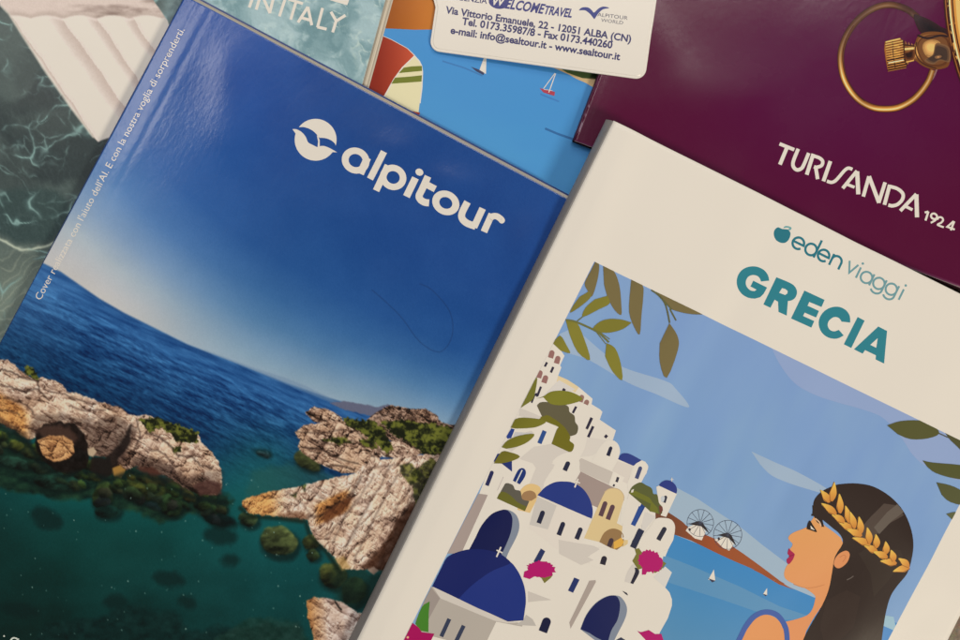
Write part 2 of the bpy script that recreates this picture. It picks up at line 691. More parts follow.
it += [([q(408, 432, 460, 424, 524, 421, 525, 453, 450, 460, 376, 467)], (112, 118, 42), 4), ([q(352, 496, 440, 490, 525, 481, 522, 521, 430, 528, 328, 535)], (112, 118, 42), 4)]
it += [([q2(560, 345, 640, 360, 630, 390, 545, 380)], (170, 62, 40), 4)]
tag(blue.art('beach_towel_print', it, M_BLUE, cv), 'orange sand and striped red and cream shape')
boats = [([q3(207, 178, 213, 180, 211, 236, 188, 230)], (240, 238, 232), 2), ([q3(163, 213, 188, 222, 206, 233, 203, 240, 180, 228)], (58, 62, 90), 2),
         ([q3(80, 160, 108, 166, 100, 172)], (235, 235, 235), 2)]
boat2 = [(stroke(q3(432, 234, 395, 284), 0.8), (238, 238, 235), 3), (stroke(q3(434, 235, 412, 296), 0.9), (238, 238, 235), 3), ([q3(383, 282, 432, 294, 430, 307, 395, 296)], (170, 60, 75), 2),
         (stroke(q3(396, 286, 424, 290), 0.5), (230, 225, 225), 3)]
dark = [(stroke(q3(72, 195, 140, 216, 200, 242), 1.5), (62, 118, 172), 1), (stroke(q3(385, 301, 445, 325), 1.4), (62, 118, 176), 1), (stroke(q3(400, 411, 440, 428, 492, 446), 2.2), (48, 100, 150), 1)]
blue.art('sailboat_print', boats[:2], M_BLUE, cv)
blue.art('sailboat_print', boats[2:], M_BLUE, cv)
for dk in dark:
    blue.art('shadow_streak_print', [dk], M_BLUE, cv)  # shadow streaks of the drawn scene, coloured into the printed water
blue.art('sailboat_print', boat2, M_BLUE, cv)
land = [([q3(405, 208, 440, 222, 480, 240, 500, 252, 530, 265, 552, 278, 575, 260, 580, 190, 420, 180)], (206, 172, 122), 1), ([q3(440, 212, 470, 232, 520, 250, 562, 252, 575, 225, 500, 205)], (70, 86, 48), 2)]
blue.art('coast_print', land, M_BLUE, cv)

# ------------------------------------------------------------------ teal pool brochure
LT = LIT * 0.9
pool = Sheet('holiday_brochure', (-15 + 2, -214), 15.4, 0.2068, 0.297, 0.0064, 0.0032, surf=gutter(0.0003, 0.006, 0.00003, 0.0002, 31), lit=LT)
M_POOL = paper_mat('satin_printed_cover', 0.42, 0.12, 0.00006, 60, spec=0.2, coat_rough=0.2, wave=0.1)
tag(pool.root, 'dark teal water brochure with a pale air mattress and white capitals on it', 'brochure', GROUP)


def paint_pool(c):
    X, Y = c.X, c.Y
    n = fbm(X / 70, Y / 70, 2)
    wx = X + 26 * (fbm(X / 45, Y / 45, 8) - 0.5) * 2
    wy = Y + 26 * (fbm(X / 45 + 50, Y / 45, 9) - 0.5) * 2
    c.mix(np.ones(X.shape), (58, 68, 66))
    c.mix(sm(0.38, 0.62, n), (72, 84, 80))
    c.mix(sm(0.50, 0.72, fbm(X / 55, Y / 40, 14)), (46, 56, 56))
    # towards the bottom the pool floor shows, olive grey with fine ripples
    low = sm(215, 300, Y + 0.15 * X + 16 * (n - 0.5))
    c.mix(low, (110, 120, 108))
    rp = np.abs(np.sin((wy * 0.9 + 0.35 * wx + 10 * fbm(X / 18, Y / 30, 4)) / 3.1))
    c.mix(low * (1 - sm(0.0, 0.5, rp)) * 0.45, (160, 164, 142))
    mid = sm(75, 110, X - 0.1 * Y) * sm(20, 130, Y) * (1 - sm(170, 220, Y)) * sm(0.3, 0.6, n)
    c.mix(mid * 0.75, (118, 138, 130))
    # a dark lens of shade ringed by light
    e = np.hypot((X - 30) / 46, (Y - 216) / 32) + 0.5 * (fbm(X / 25, Y / 25, 6) - 0.5)
    c.mix(1 - sm(0.75, 1.05, e), (52, 68, 66))
    c.mix(np.exp(-((e - 1.06) / 0.045) ** 2) * sm(212, 235, Y + 0.1 * X), (176, 182, 160))
    # caustics
    for k, (sc, w, a) in enumerate(((40, 0.05, 0.9), (24, 0.06, 0.5))):
        f1, f2, ci, _, _ = voro(wx / sc + 3.3 * k, wy / (sc * 0.72) + 1.7, 40 + k)
        e = f2 - f1
        br = sm(0.42, 0.72, fbm(X / 26, Y / 26, 60 + k))
        c.mix(np.exp(-(e / w) ** 2) * br * a, (158, 188, 178))
        c.mix(np.exp(-(e / 0.16) ** 2) * br * a * 0.45, (100, 130, 124))
    fi = np.abs(np.sin((wx * 0.8 - wy * 0.5) / 2.2 + 5 * n)) ** 8
    c.mix(fi * 0.05 * sm(0.45, 0.6, fbm(X / 30, Y / 30, 77)), (150, 170, 160))
    # pale mottled part behind the title
    right = sm(150, 215, X + 0.2 * Y)
    m1 = fbm(wx / 26, wy / 22, 90, 5)
    m2 = fbm(wx / 9, wy / 7, 95, 4)
    c.mix(right, (118, 146, 148))
    c.mix(right * sm(0.40, 0.66, m1), (152, 174, 174))
    c.mix(right * sm(0.50, 0.75, m2) * 0.45, (184, 200, 194))
    c.mix(right * (1 - sm(0.28, 0.46, m1)) * 0.6, (92, 124, 128))
    f1, f2, _, _, _ = voro(wx / 13, wy / 10, 51)
    c.mix(right * np.exp(-((f2 - f1) / 0.07) ** 2) * sm(0.5, 0.7, fbm(X / 20, Y / 20, 52)) * 0.6, (196, 206, 190))
    # the mattress
    q = K(0, 0, 4.57)
    out = q(-40, -200, 690, -260, 700, 0, 735, 50, 765, 95, 800, 200, 700, 420, 520, 620, 448, 648, 425, 625, 330, 500, 210, 330, 110, 175, 62, 100, 40, 62, 0, 22)
    x4, y4 = X * 4.57, Y * 4.57
    w = (x4 - 60) * 0.825 - (y4 - 85) * 0.565

    def mat_col(x, y):
        w = (x * 4.57 - 60) * 0.825 - (y * 4.57 - 85) * 0.565 + 26 * (fbm(x / 30, y / 30, 3) - 0.5)
        ed = np.array([-40, 6, 190, 313, 454, 640, 900])
        k = np.clip(np.searchsorted(ed, w) - 1, 0, 5)
        t = np.clip((w - ed[k]) / (ed[k + 1] - ed[k]), 0, 1)
        s = 1.0 - 0.95 * sm(0.42, 1.0, t) - 0.50 * (1 - sm(0.0, 0.45, t)) + 0.08 * (fbm(x / 12, y / 12, 9) - 0.5)
        hi, lo = np.array((238, 228, 214.0)), np.array((188, 168, 154.0))
        col = lo + (hi - lo) * np.clip(s, 0, 1)[:, None]
        # the pillow roll on top, with scalloped lower seam
        yy = y * 4.57 + 14 * np.abs(np.sin((x * 4.57 - 290) / 150 * np.pi))
        roll = 1 - sm(78, 92, yy)
        rc = np.array((206, 186, 172.0)) - np.array((52, 54, 52.0)) * (sm(0.40, 0.75, fbm(x / 26, y / 9, 33)) * sm(160, 500, x * 4.57))[:, None] - 26 * sm(50, 85, yy)[:, None]
        col = col + (rc - col) * roll[:, None]
        seam = np.exp(-((yy - 90) / 7) ** 2)
        col = col + (np.array((226, 208, 196.0)) - col) * (0.6 * seam)[:, None]
        return col
    c.poly(out, mat_col, aa=0.8, wob=0.5, ws=8)
    c.line(q(0, 22, 40, 62, 110, 175, 210, 330, 330, 500, 425, 625), 2.2, (196, 186, 170), aa=1.0, a=0.7)
    # a band of dark water low on the right
    bnd = q2(0, 30, 60, 60)
    grain = fbm(X * 0.9, Y * 0.9, 5, 2) - 0.5
    c.C += grain[..., None] * 12


cv = pool.cover('cover', M_POOL, paint_pool, 0.00045)
pool.body(plain_mat('white_spine', lin((200, 196, 186))), 0.0006, 0.0, 0.0032)
q = K(230, 0, 5.647)
WHT = (232, 236, 232)
it = []
for s in ((128, -12, 109, 42), (176, -40, 148, 54), (176, -40, 226, 74), (247, -18, 224, 74), (310, -2, 279, 92), (372, 12, 343, 110),
          (330, -6, 412, 20), (440, 38, 384, 126), (440, 38, 462, 142), (406, 100, 456, 114), (523, 44, 494, 154), (494, 152, 546, 164),
          (570, 66, 600, 118), (652, 86, 600, 118), (600, 116, 580, 182)):
    it.append((stroke(q(*s), 2.9), WHT, 1))
it.append(([q(562, -2, 676, -50, 672, 2, 662, 29, 570, 2)], WHT, 1))
tag(pool.art('title_lettering', it, M_POOL, cv), 'white capitals reading IN ITALY')

# ------------------------------------------------------------------ purple brochure
LP = LIT * 0.95
PZ = 0.0078
up = (math.sin(math.radians(20.9)), -math.cos(math.radians(20.9)))
pk = 0.297 * F / (CAM_H - PZ)
purple = Sheet('holiday_brochure', (575 + up[0] * pk, 140 + up[1] * pk), 20.9, 0.212, 0.297, PZ, 0.0045,
               surf=gutter(0.0006, 0.0052, 0.00012, 0.0004, 41), lit=LP)
M_PURP = paper_mat('purple_laminate_cover', 0.25, 0.42, 0.00006, 55, spec=0.18, coat_rough=0.16, wave=0.55, stretch=(1, 0.5, 1))
tag(purple.root, 'dark purple brochure with a gold pocket watch and thin white capitals', 'brochure', GROUP)


def paint_purple(c):
    X, Y = c.X, c.Y
    c.mix(np.ones(X.shape), (80, 13, 46))
    c.mix(sm(0, 1, np.exp(-(((X - 860) / 190) ** 2 + ((Y - 70) / 130) ** 2))) * 0.8, (80, 10, 58))
    # worn white edges along the spine and foot
    wear = sm(0.45, 0.7, fbm(c.V / 2.2, c.U * 0 + 1, 4))
    c.mix((1 - sm(0.2, 0.6, c.U)) * wear * 0.8, (190, 170, 180))
    c.mix((1 - sm(0.3, 0.8, c.V.max() - c.V)) * (0.35 + 0.5 * wear), (150, 110, 135))


purple.dent(690, 100, -20, 0.03, 0.016, 0.0009)
purple.dent(655, 40, 40, 0.03, 0.012, 0.0006)
purple.dent(955, 300, 20, 0.016, 0.010, 0.0009)
cv = purple.cover('cover', M_PURP, paint_purple, 0.0011)
purple.body(plain_mat('purple_spine', lin((74, 16, 56)), 0.4), 0.0008, -0.0003, 0.0006)
it = []
w1 = (236, 222, 222)
q = K(770, 130, 8)
for i, (pts, w) in enumerate((((76, 110, 194, 157), 3.1), ((138, 134, 79, 276), 3.4), ((347, 190, 294, 357), 3.4), ((366, 296, 382, 392), 3.2), ((484, 248, 428, 409), 3.4),
                              ((697, 326, 582, 466), 3.1), ((698, 330, 706, 514), 3.7), ((612, 432, 676, 458), 2.6))):
    it.append((stroke(q(*pts), w * 1.13), w1, 1 + 0.06 * i))
it.append((stroke(cat(q(226, 150, 188, 245, 186, 290, 214, 318, 250, 308, 272, 275, 310, 183)), 3.6), w1, 1.6))
it.append((stroke(cat(q(345, 206, 395, 222, 422, 250, 412, 284, 372, 297, 352, 292)), 3.4), w1, 1.7))
it.append((stroke(cat(q(660, 314, 628, 304, 598, 322, 560, 366, 525, 404, 492, 418, 456, 408)), 3.3), w1, 1.6))
q = K(850, 160, 8)
for i, (pts, w) in enumerate((((152, 130, 106, 292), 3.2), ((152, 130, 232, 342), 3.5), ((281, 178, 229, 342), 3.2), ((318, 198, 275, 358), 3.3),
                              ((531, 272, 402, 406), 3.1), ((531, 275, 536, 458), 3.7), ((440, 368, 500, 398), 2.6))):
    it.append((stroke(q(*pts), w * 1.13), w1, 1 + 0.06 * i))
it.append((stroke(cat(q(316, 210, 380, 230, 422, 268, 420, 312, 384, 352, 340, 366, 306, 360)), 3.5), w1, 1.6))
for pts, w, sp in (((598, 420, 626, 412), 1.7, 0), ((627, 412, 604, 484), 1.8, 0), ((828, 490, 778, 534, 838, 556), 1.6, 0), ((834, 490, 806, 562), 1.7, 0),
                   ((698, 476, 712, 458, 736, 462, 744, 482, 728, 502, 702, 518, 750, 538), 1.6, 1), ((698, 460, 682, 482, 646, 502), 1.6, 1)):
    it.append((stroke(cat(q(*pts)) if sp else q(*pts), w * 1.2), w1, 1.2))
it.append((stroke([(850 + x / 8, 160 + y / 8) for x, y in ell(672, 450, 25, 21, 30)], 2.0, closed=True), w1, 1.3))
tag(purple.art('name_lettering', it, M_PURP, cv), 'thin white capitals with a small 1924')
# the pocket watch: ring, crown and the rim of the case, in photographed gold
q = K(820, 0, 5.336)
DK, BZ, GD, LG = (34, 16, 20), (120, 70, 30), (206, 138, 58), (246, 206, 138)


def mixc(a, b, t):
    return tuple(a[k] + (b[k] - a[k]) * t for k in range(3))


def soft(P, c0, c1, n, layer, shift=(0, 0), to=0.25):
    """a rounded metal face: nested outlines that pass from one tone to another"""
    cx, cy = sum(p[0] for p in P) / len(P), sum(p[1] for p in P) / len(P)
    o = []
    for i in range(n):
        t = i / (n - 1)
        k = 1 - (1 - to) * t
        o.append(([[(cx + (x - cx) * k + shift[0] * t, cy + (y - cy) * k + shift[1] * t) for x, y in P]], mixc(c0, c1, t), layer + 0.10 * i))
    return o


ring = cat(q(520, 92, 470, 52, 400, 27, 340, 27, 280, 47, 220, 88, 170, 143, 131, 212, 112, 282, 113, 352, 130, 422, 167, 488, 217, 540, 282, 573, 350, 581, 420, 572, 490, 536, 540, 488, 580, 430, 602, 372), 5)


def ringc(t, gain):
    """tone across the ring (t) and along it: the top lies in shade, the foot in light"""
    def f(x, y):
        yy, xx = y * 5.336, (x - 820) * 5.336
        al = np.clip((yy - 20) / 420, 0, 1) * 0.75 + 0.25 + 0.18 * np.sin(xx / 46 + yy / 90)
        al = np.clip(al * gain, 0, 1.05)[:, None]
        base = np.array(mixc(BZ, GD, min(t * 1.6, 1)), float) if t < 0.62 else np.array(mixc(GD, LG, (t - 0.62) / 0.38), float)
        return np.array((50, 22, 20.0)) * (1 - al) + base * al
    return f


it = [(stroke(ring, 7.0), (54, 18, 26), 1)]
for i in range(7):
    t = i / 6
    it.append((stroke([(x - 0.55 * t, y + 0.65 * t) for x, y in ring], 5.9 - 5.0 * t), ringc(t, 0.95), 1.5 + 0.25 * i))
it += [(stroke([(x + 1.9, y - 1.6) for x, y in ring[30:62]], 0.7), (70, 30, 22), 3.4), (stroke(cat(q(555, 470, 600, 420, 624, 368)), 1.6), (140, 100, 96), 1.5)]
it += soft(cat(q(500, 78, 545, 88, 590, 108, 640, 140, 690, 178, 700, 330, 640, 210, 560, 190, 520, 150), 4, True), (46, 26, 30), (26, 22, 26), 4, 4)
CX, CY, CR_ = 1207, -11, 264
it += soft(ell(CX, CY, CR_, None, 0, 120), (60, 26, 24), (60, 26, 24), 2, 4, to=0.99)
for k, c_ in ((1.6, (150, 92, 40)), (3.6, (214, 152, 76)), (5.2, (250, 214, 146)), (6.8, (176, 112, 50)), (8.2, (66, 30, 24)), (9.6, (204, 138, 62)), (12, (232, 178, 100)), (40, (190, 124, 56)), (58, (70, 36, 26)), (61, (226, 214, 190))):
    it.append(([ell(CX, CY, CR_ - k, None, 0, 120)], c_, 4.4 + k * 0.01))
neck = cat(q(436, 215, 455, 238, 500, 238, 520, 195, 560, 172, 630, 170, 680, 190, 692, 260, 690, 340, 660, 365, 600, 370, 545, 350, 505, 322, 470, 330, 448, 352), 4, True)
it += soft(neck, (112, 66, 34), (226, 166, 90), 6, 5, shift=(1.2, -1.5), to=0.35)
ball = cat(q(516, 262, 530, 212, 580, 186, 640, 186, 684, 214, 692, 280, 672, 342, 610, 356, 550, 334), 4, True)
it += soft(ball, (92, 52, 30), (236, 180, 104), 8, 5.7, shift=(-3.2, -2.0), to=0.25)
it += soft(cat(q(556, 322, 600, 292, 614, 236, 644, 232, 690, 256, 692, 330, 640, 322, 600, 344), 4, True), (120, 84, 56), (40, 32, 34), 4, 6.7, to=0.6)
it += soft(cat(q(600, 300, 640, 288, 660, 300, 640, 316, 610, 318), 3, True), (60, 44, 40), (190, 132, 80), 3, 7.2)
it += [(stroke(cat(q(515, 225, 508, 270, 522, 312, 560, 345, 620, 365)), 1.3), (70, 40, 28), 6.9), (stroke(cat(q(520, 188, 570, 204, 640, 190, 680, 196)), 2.0), (44, 30, 32), 7)]
it += soft(cat(q(438, 285, 470, 275, 502, 262, 502, 312, 460, 322), 4, True), (110, 60, 30), (40, 20, 18), 3, 6.6, to=0.5)
it += [(stroke(q(440, 238, 505, 246), 1.5), (58, 30, 22), 6.6), (stroke(q(450, 262, 500, 258), 2.0), (240, 192, 116), 6.7), (stroke(q(456, 332, 500, 322), 1.2), (226, 164, 84), 6.7)]
crown = q(346, 222, 384, 210, 426, 202, 440, 216, 444, 262, 448, 320, 462, 352, 430, 366, 384, 374, 360, 372, 350, 320, 342, 262)
it += soft(crown, (150, 86, 36), (226, 156, 70), 5, 6, to=0.6)
for y in range(226, 372, 13):
    k = (y - 226) / 146
    it.append((stroke(q(348 + k * 14, y + 6, 442 + k * 18, y - 13), 0.75 if k < 0.55 else 1.4), mixc((120, 66, 28), (36, 16, 16), min(k * 1.5, 1)), 7))
    it.append((stroke(q(348 + k * 14, y + 11, 442 + k * 18, y - 8), 0.6), mixc((246, 192, 104), (176, 112, 52), k), 7.1))
it += [(stroke(q(386, 212, 390, 290, 402, 372), 0.9), (70, 36, 22), 7.4), (stroke(q(364, 336, 446, 320), 1.1), (246, 214, 160), 7.6), (stroke(q(350, 224, 428, 206), 1.2), (240, 188, 104), 7.4), (stroke(cat(q(444, 214, 448, 270, 452, 320, 464, 350)), 1.2), (60, 30, 22), 7.5)]
pc = [tuple(float(v) for v in purple.px(u, y)) for u, y in ((0.004, -0.001), (purple.W - 0.001, -0.001), (purple.W - 0.001, -purple.L + 0.001), (0.004, -purple.L + 0.001))]
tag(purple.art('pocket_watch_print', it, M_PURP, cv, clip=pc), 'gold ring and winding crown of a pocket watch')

# ------------------------------------------------------------------ white address card
LC = LIT * 1.0
cz = 0.0050
ta = math.radians(8.4)
ck = F / (CAM_H - cz)
CW, CH = 217 / ck, 0.096
card = Sheet('address_card', (429 + math.sin(ta) * CH * ck, 50 - math.cos(ta) * CH * ck), 8.4, CW, CH, cz, 0.0009, tilt=(0, -0.035), lit=LC)
M_CARD = paper_mat('cream_plastic', 0.32, 0.4, 0.00003, 80, coat_rough=0.15, wave=0.3)
tag(card.root, 'white plastic address card with rounded corners and dark blue print', 'card')
r = 0.0048


def arc(cx, cy, r, a0, a1, n=7):
    return [(cx + r * math.cos(math.radians(a0 + (a1 - a0) * i / n)), cy + r * math.sin(math.radians(a0 + (a1 - a0) * i / n))) for i in range(n + 1)]


def card_outline(inset):
    e = inset
    rr = r - e
    o = arc(r, -CH + r, rr, 180, 270) + arc(CW - r, -CH + r, rr, 270, 360) + arc(CW - r, -r, rr, 0, 90)
    o += arc(-0.006 + r, -r, rr, 90, 180)
    o += [(-0.006 + e, -CH + 0.034), (-0.0054 + e, -CH + 0.030), (-0.0035 + e, -CH + 0.0265), (-0.0012 + e, -CH + 0.0235), (e, -CH + 0.0205)]
    return o


def slab(name, outer, inner, z0, z1, mat, colr):
    bm = bmesh.new()
    rows = [[bm.verts.new((*p, z)) for p in o] for o, z in ((outer, z0), (outer, z1 - 0.00015), (inner, z1))]
    bm.faces.new(rows[0][::-1])
    n = len(outer)
    for a, b in zip(rows, rows[1:]):
        for i in range(n):
            bm.faces.new([a[i], a[(i + 1) % n], b[(i + 1) % n], b[i]])
    bm.faces.new(rows[2])
    bmesh.ops.recalc_face_normals(bm, faces=bm.faces)
    me = bpy.data.meshes.new(name)
    bm.to_mesh(me)
    bm.free()
    a = me.color_attributes.new('print', 'FLOAT_COLOR', 'POINT')
    c = np.ones((len(me.vertices), 4))
    c[:, :3] = ink(colr, LC)
    a.data.foreach_set('color', c.ravel())
    return card.obj(name, me, mat)


panel = slab('panel', card_outline(0), card_outline(0.0002), 0, 0.00072, M_CARD, (226, 214, 196))
# a raised flat field inside the welded rim
inner = [(x, y) for x, y in card_outline(0.0011)]
inner2 = [(x, y) for x, y in card_outline(0.0014)]
slab('label_sheet', inner, inner2, 0.0007, 0.0009, M_CARD, (232, 219, 200))
NV = (34, 34, 92)
q = K(430, 0, 4.364)
it = [(text_faces('Via Vittorio Emanuele, 22 - 12051 ALBA (CN)', *q(66, 56, 876, 184), tall=1.0, bold=0.030), NV, 1),
      (text_faces('Tel. 0173.35987/8 - Fax 0173.440260', *q(138, 106, 794, 211), tall=1.02, bold=0.030), NV, 1),
      (text_faces('e-mail: info@sealtour.it - www.sealtour.it', *q(88, 145, 828, 262), tall=1.0, bold=0.030), NV, 1)]
tag(card.art('address_lettering', it, M_CARD, panel), 'three lines of dark blue address print')
it = [(text_faces('AGENZIA', *q(96, -4, 248, 16), tall=1.0, bold=0.012), NV, 1)]
it += [([[(430 + x / 4.364, y / 4.364) for x, y in ell(300, 8, 44, 30, 8)]], (28, 34, 110), 1)]
it += [(text_faces('W', *q(272, 20, 330, 26), tall=1.05, bold=0.02, shear=0.25), (236, 228, 214), 2)]
it += [(text_faces('ELCOME', *q(326, 34, 500, 60), tall=1.35, bold=0.03, shear=0.3), (28, 34, 110), 1.4)]
it += [(text_faces('TRAVEL', *q(500, 60, 618, 76), tall=1.5, bold=0.03, shear=0.3), (28, 34, 110), 1.4)]
bird = cat(q(650, 44, 664, 32, 690, 32, 706, 44, 716, 54, 736, 36, 758, 28, 782, 34, 756, 40, 738, 54, 722, 76, 716, 82, 700, 62, 680, 46, 664, 44), 4, True)
it += [([bird], (28, 44, 120), 1)]
it += [(text_faces('ALPITOUR', *q(730, 70, 862, 86), tall=0.8, bold=0.0), (70, 70, 90), 1), (text_faces('WORLD', *q(746, 94, 842, 106), tall=0.8, bold=0.0), (70, 70, 90), 1)]
tag(card.art('agency_logo', it, M_CARD, panel), 'dark blue agency names with a bird mark')

# ------------------------------------------------------------------ blue brochure with the sea cove
LA = LIT * 0.98
cove = Sheet('holiday_brochure', (184.5, -4.5), 28.0, 0.2160, 0.330, 0.0132, 0.0067, surf=gutter(0.0009, 0.0135, 0.00010, 0.00055, 51), lit=LA)
M_COVE = paper_mat('glossy_printed_cover', 0.24, 0.7, 0.00007, 55, spec=0.18, coat_rough=0.17, wave=0.8, stretch=(1, 0.5, 1))
tag(cove.root, 'glossy deep blue brochure with a photo of a rocky sea cove', 'brochure', GROUP)

ca, sa = math.cos(math.radians(28)), math.sin(math.radians(28))
HZ = np.array([(100, 211), (159, 212.5), (181, 211.5), (228, 217), (256, 218), (327, 216), (381, 209.5), (430, 204), (478, 197), (532, 186), (640, 170)], float)
q4 = K(0, 340, 4)
q5 = K(220, 380, 2.4615)


def rock_height(x, y, seed, scale, ang, an):
    """weathered limestone: rounded lumps in lumps, drawn out along the strata"""
    x, y = x / scale, y / scale
    wx = x + 6 * (fbm(x / 15, y / 15, seed, 3) - 0.5)
    wy = y + 6 * (fbm(x / 15, y / 15, seed + 3, 3) - 0.5)
    c, s = math.cos(math.radians(ang)), math.sin(math.radians(ang))
    a, b = (wx * c + wy * s) / an, -wx * s + wy * c
    h, amp, f = 0, 1.0, 1 / 15
    for i in range(4):
        n = vn(a * f + 3.7 * i, b * f, seed + 20 + i)
        h = h + amp * np.sqrt(np.abs(2 * n - 1) + 0.02)
        amp *= 0.50
        f *= 2.1
    return h * 4.4 + 5.0 * fbm(x / 30, y / 30, seed + 40, 2)


def rock_colour(x, y, seed, sun=(-0.42, -0.90), warm=0.0, dark=0.0, scale=1.0, ang=31, an=1.7):
    e = 0.7
    h0 = rock_height(x, y, seed, scale, ang, an)
    hx = (rock_height(x + e, y, seed, scale, ang, an) - h0) / e
    hy = (rock_height(x, y + e, seed, scale, ang, an) - h0) / e
    s1 = rock_height(x + 3.0 * sun[0], y + 3.0 * sun[1], seed, scale, ang, an)
    s2 = rock_height(x + 7.5 * sun[0], y + 7.5 * sun[1], seed, scale, ang, an)
    hx, hy = hx * 0.85, hy * 0.85
    nz = 1 / np.sqrt(1 + hx * hx + hy * hy)
    lit = np.clip((-hx * sun[0] - hy * sun[1]) * 0.60 * nz + 0.60 * nz, 0, 1)
    shade = np.maximum(sm(0.4, 3.6, s1 - h0), 0.8 * sm(1.0, 5.0, s2 - h0))
    v = lit * (1 - 0.62 * shade) + 0.16
    pit = sm(0.53, 0.64, vn((x * 0.86 + y * 0.51) / (6.5 * scale) + 9, (-x * 0.51 + y * 0.86) / (3.6 * scale), seed + 51) * 0.62 + 0.38 * fbm(x / 4, y / 4, seed + 52, 2))
    v = np.clip(v - dark + 0.04 - 0.24 * pit, 0, 1)
    ramp = np.array([(22, 15, 13), (84, 64, 56), (154, 128, 117), (206, 184, 171), (238, 226, 216)], float)
    k = v * 4
    i = np.clip(np.floor(k).astype(int), 0, 3)
    f = (k - i)[..., None]
    col = ramp[i] * (1 - f) + ramp[i + 1] * f
    st = fbm(x / 13, y / 13, seed + 31, 3)
    col = col * (1 + (st - 0.5)[..., None] * np.array((0.10, 0.18, 0.28)))
    wcol = col * np.array((1.0, 0.78, 0.48)) * 0.95
    return col + (wcol - col) * np.clip(np.zeros(x.shape) + warm, 0, 1)[..., None]


def bush_colour(seed):
    def f(x, y):
        v = 0.55 * fbm(x / 6, y / 6, seed, 3) + 0.45 * fbm(x / 2.6 + 1.3 * fbm(x / 3, y / 3, 3, 2), y / 2.2, seed + 2, 3)
        a, b = np.array((22, 26, 12.0)), np.array((104, 106, 40.0))
        return a + (b - a) * sm(0.36, 0.66, v)[:, None]
    return f


def boulder(c, cx, cy, rx, ry, rot, col, seed, a=0.9, lit=1.0):
    P = ell(cx, cy, rx, ry, rot, 24)

    def f(x, y):
        t = ((x - cx) * 0.35 + (y - cy) * -0.94) / max(ry, 3)
        n = fbm(x / 7 + y / 14, y / 4.5, seed, 4)
        s = np.clip(0.62 + 0.46 * t * lit + 0.9 * (n - 0.5), 0.08, 1.2)
        return np.array(col, float) * s[:, None]
    c.poly(ell(cx + 1.5, cy + ry * 0.30, rx * 1.1, ry * 1.15, rot, 24), (4, 20, 18), aa=3.5, wob=1.5, ws=7, seed=seed + 1, a=a * 0.75)
    c.poly(P, f, aa=1.5, wob=2.6, ws=max(rx, 5) * 0.8, seed=seed, a=a)


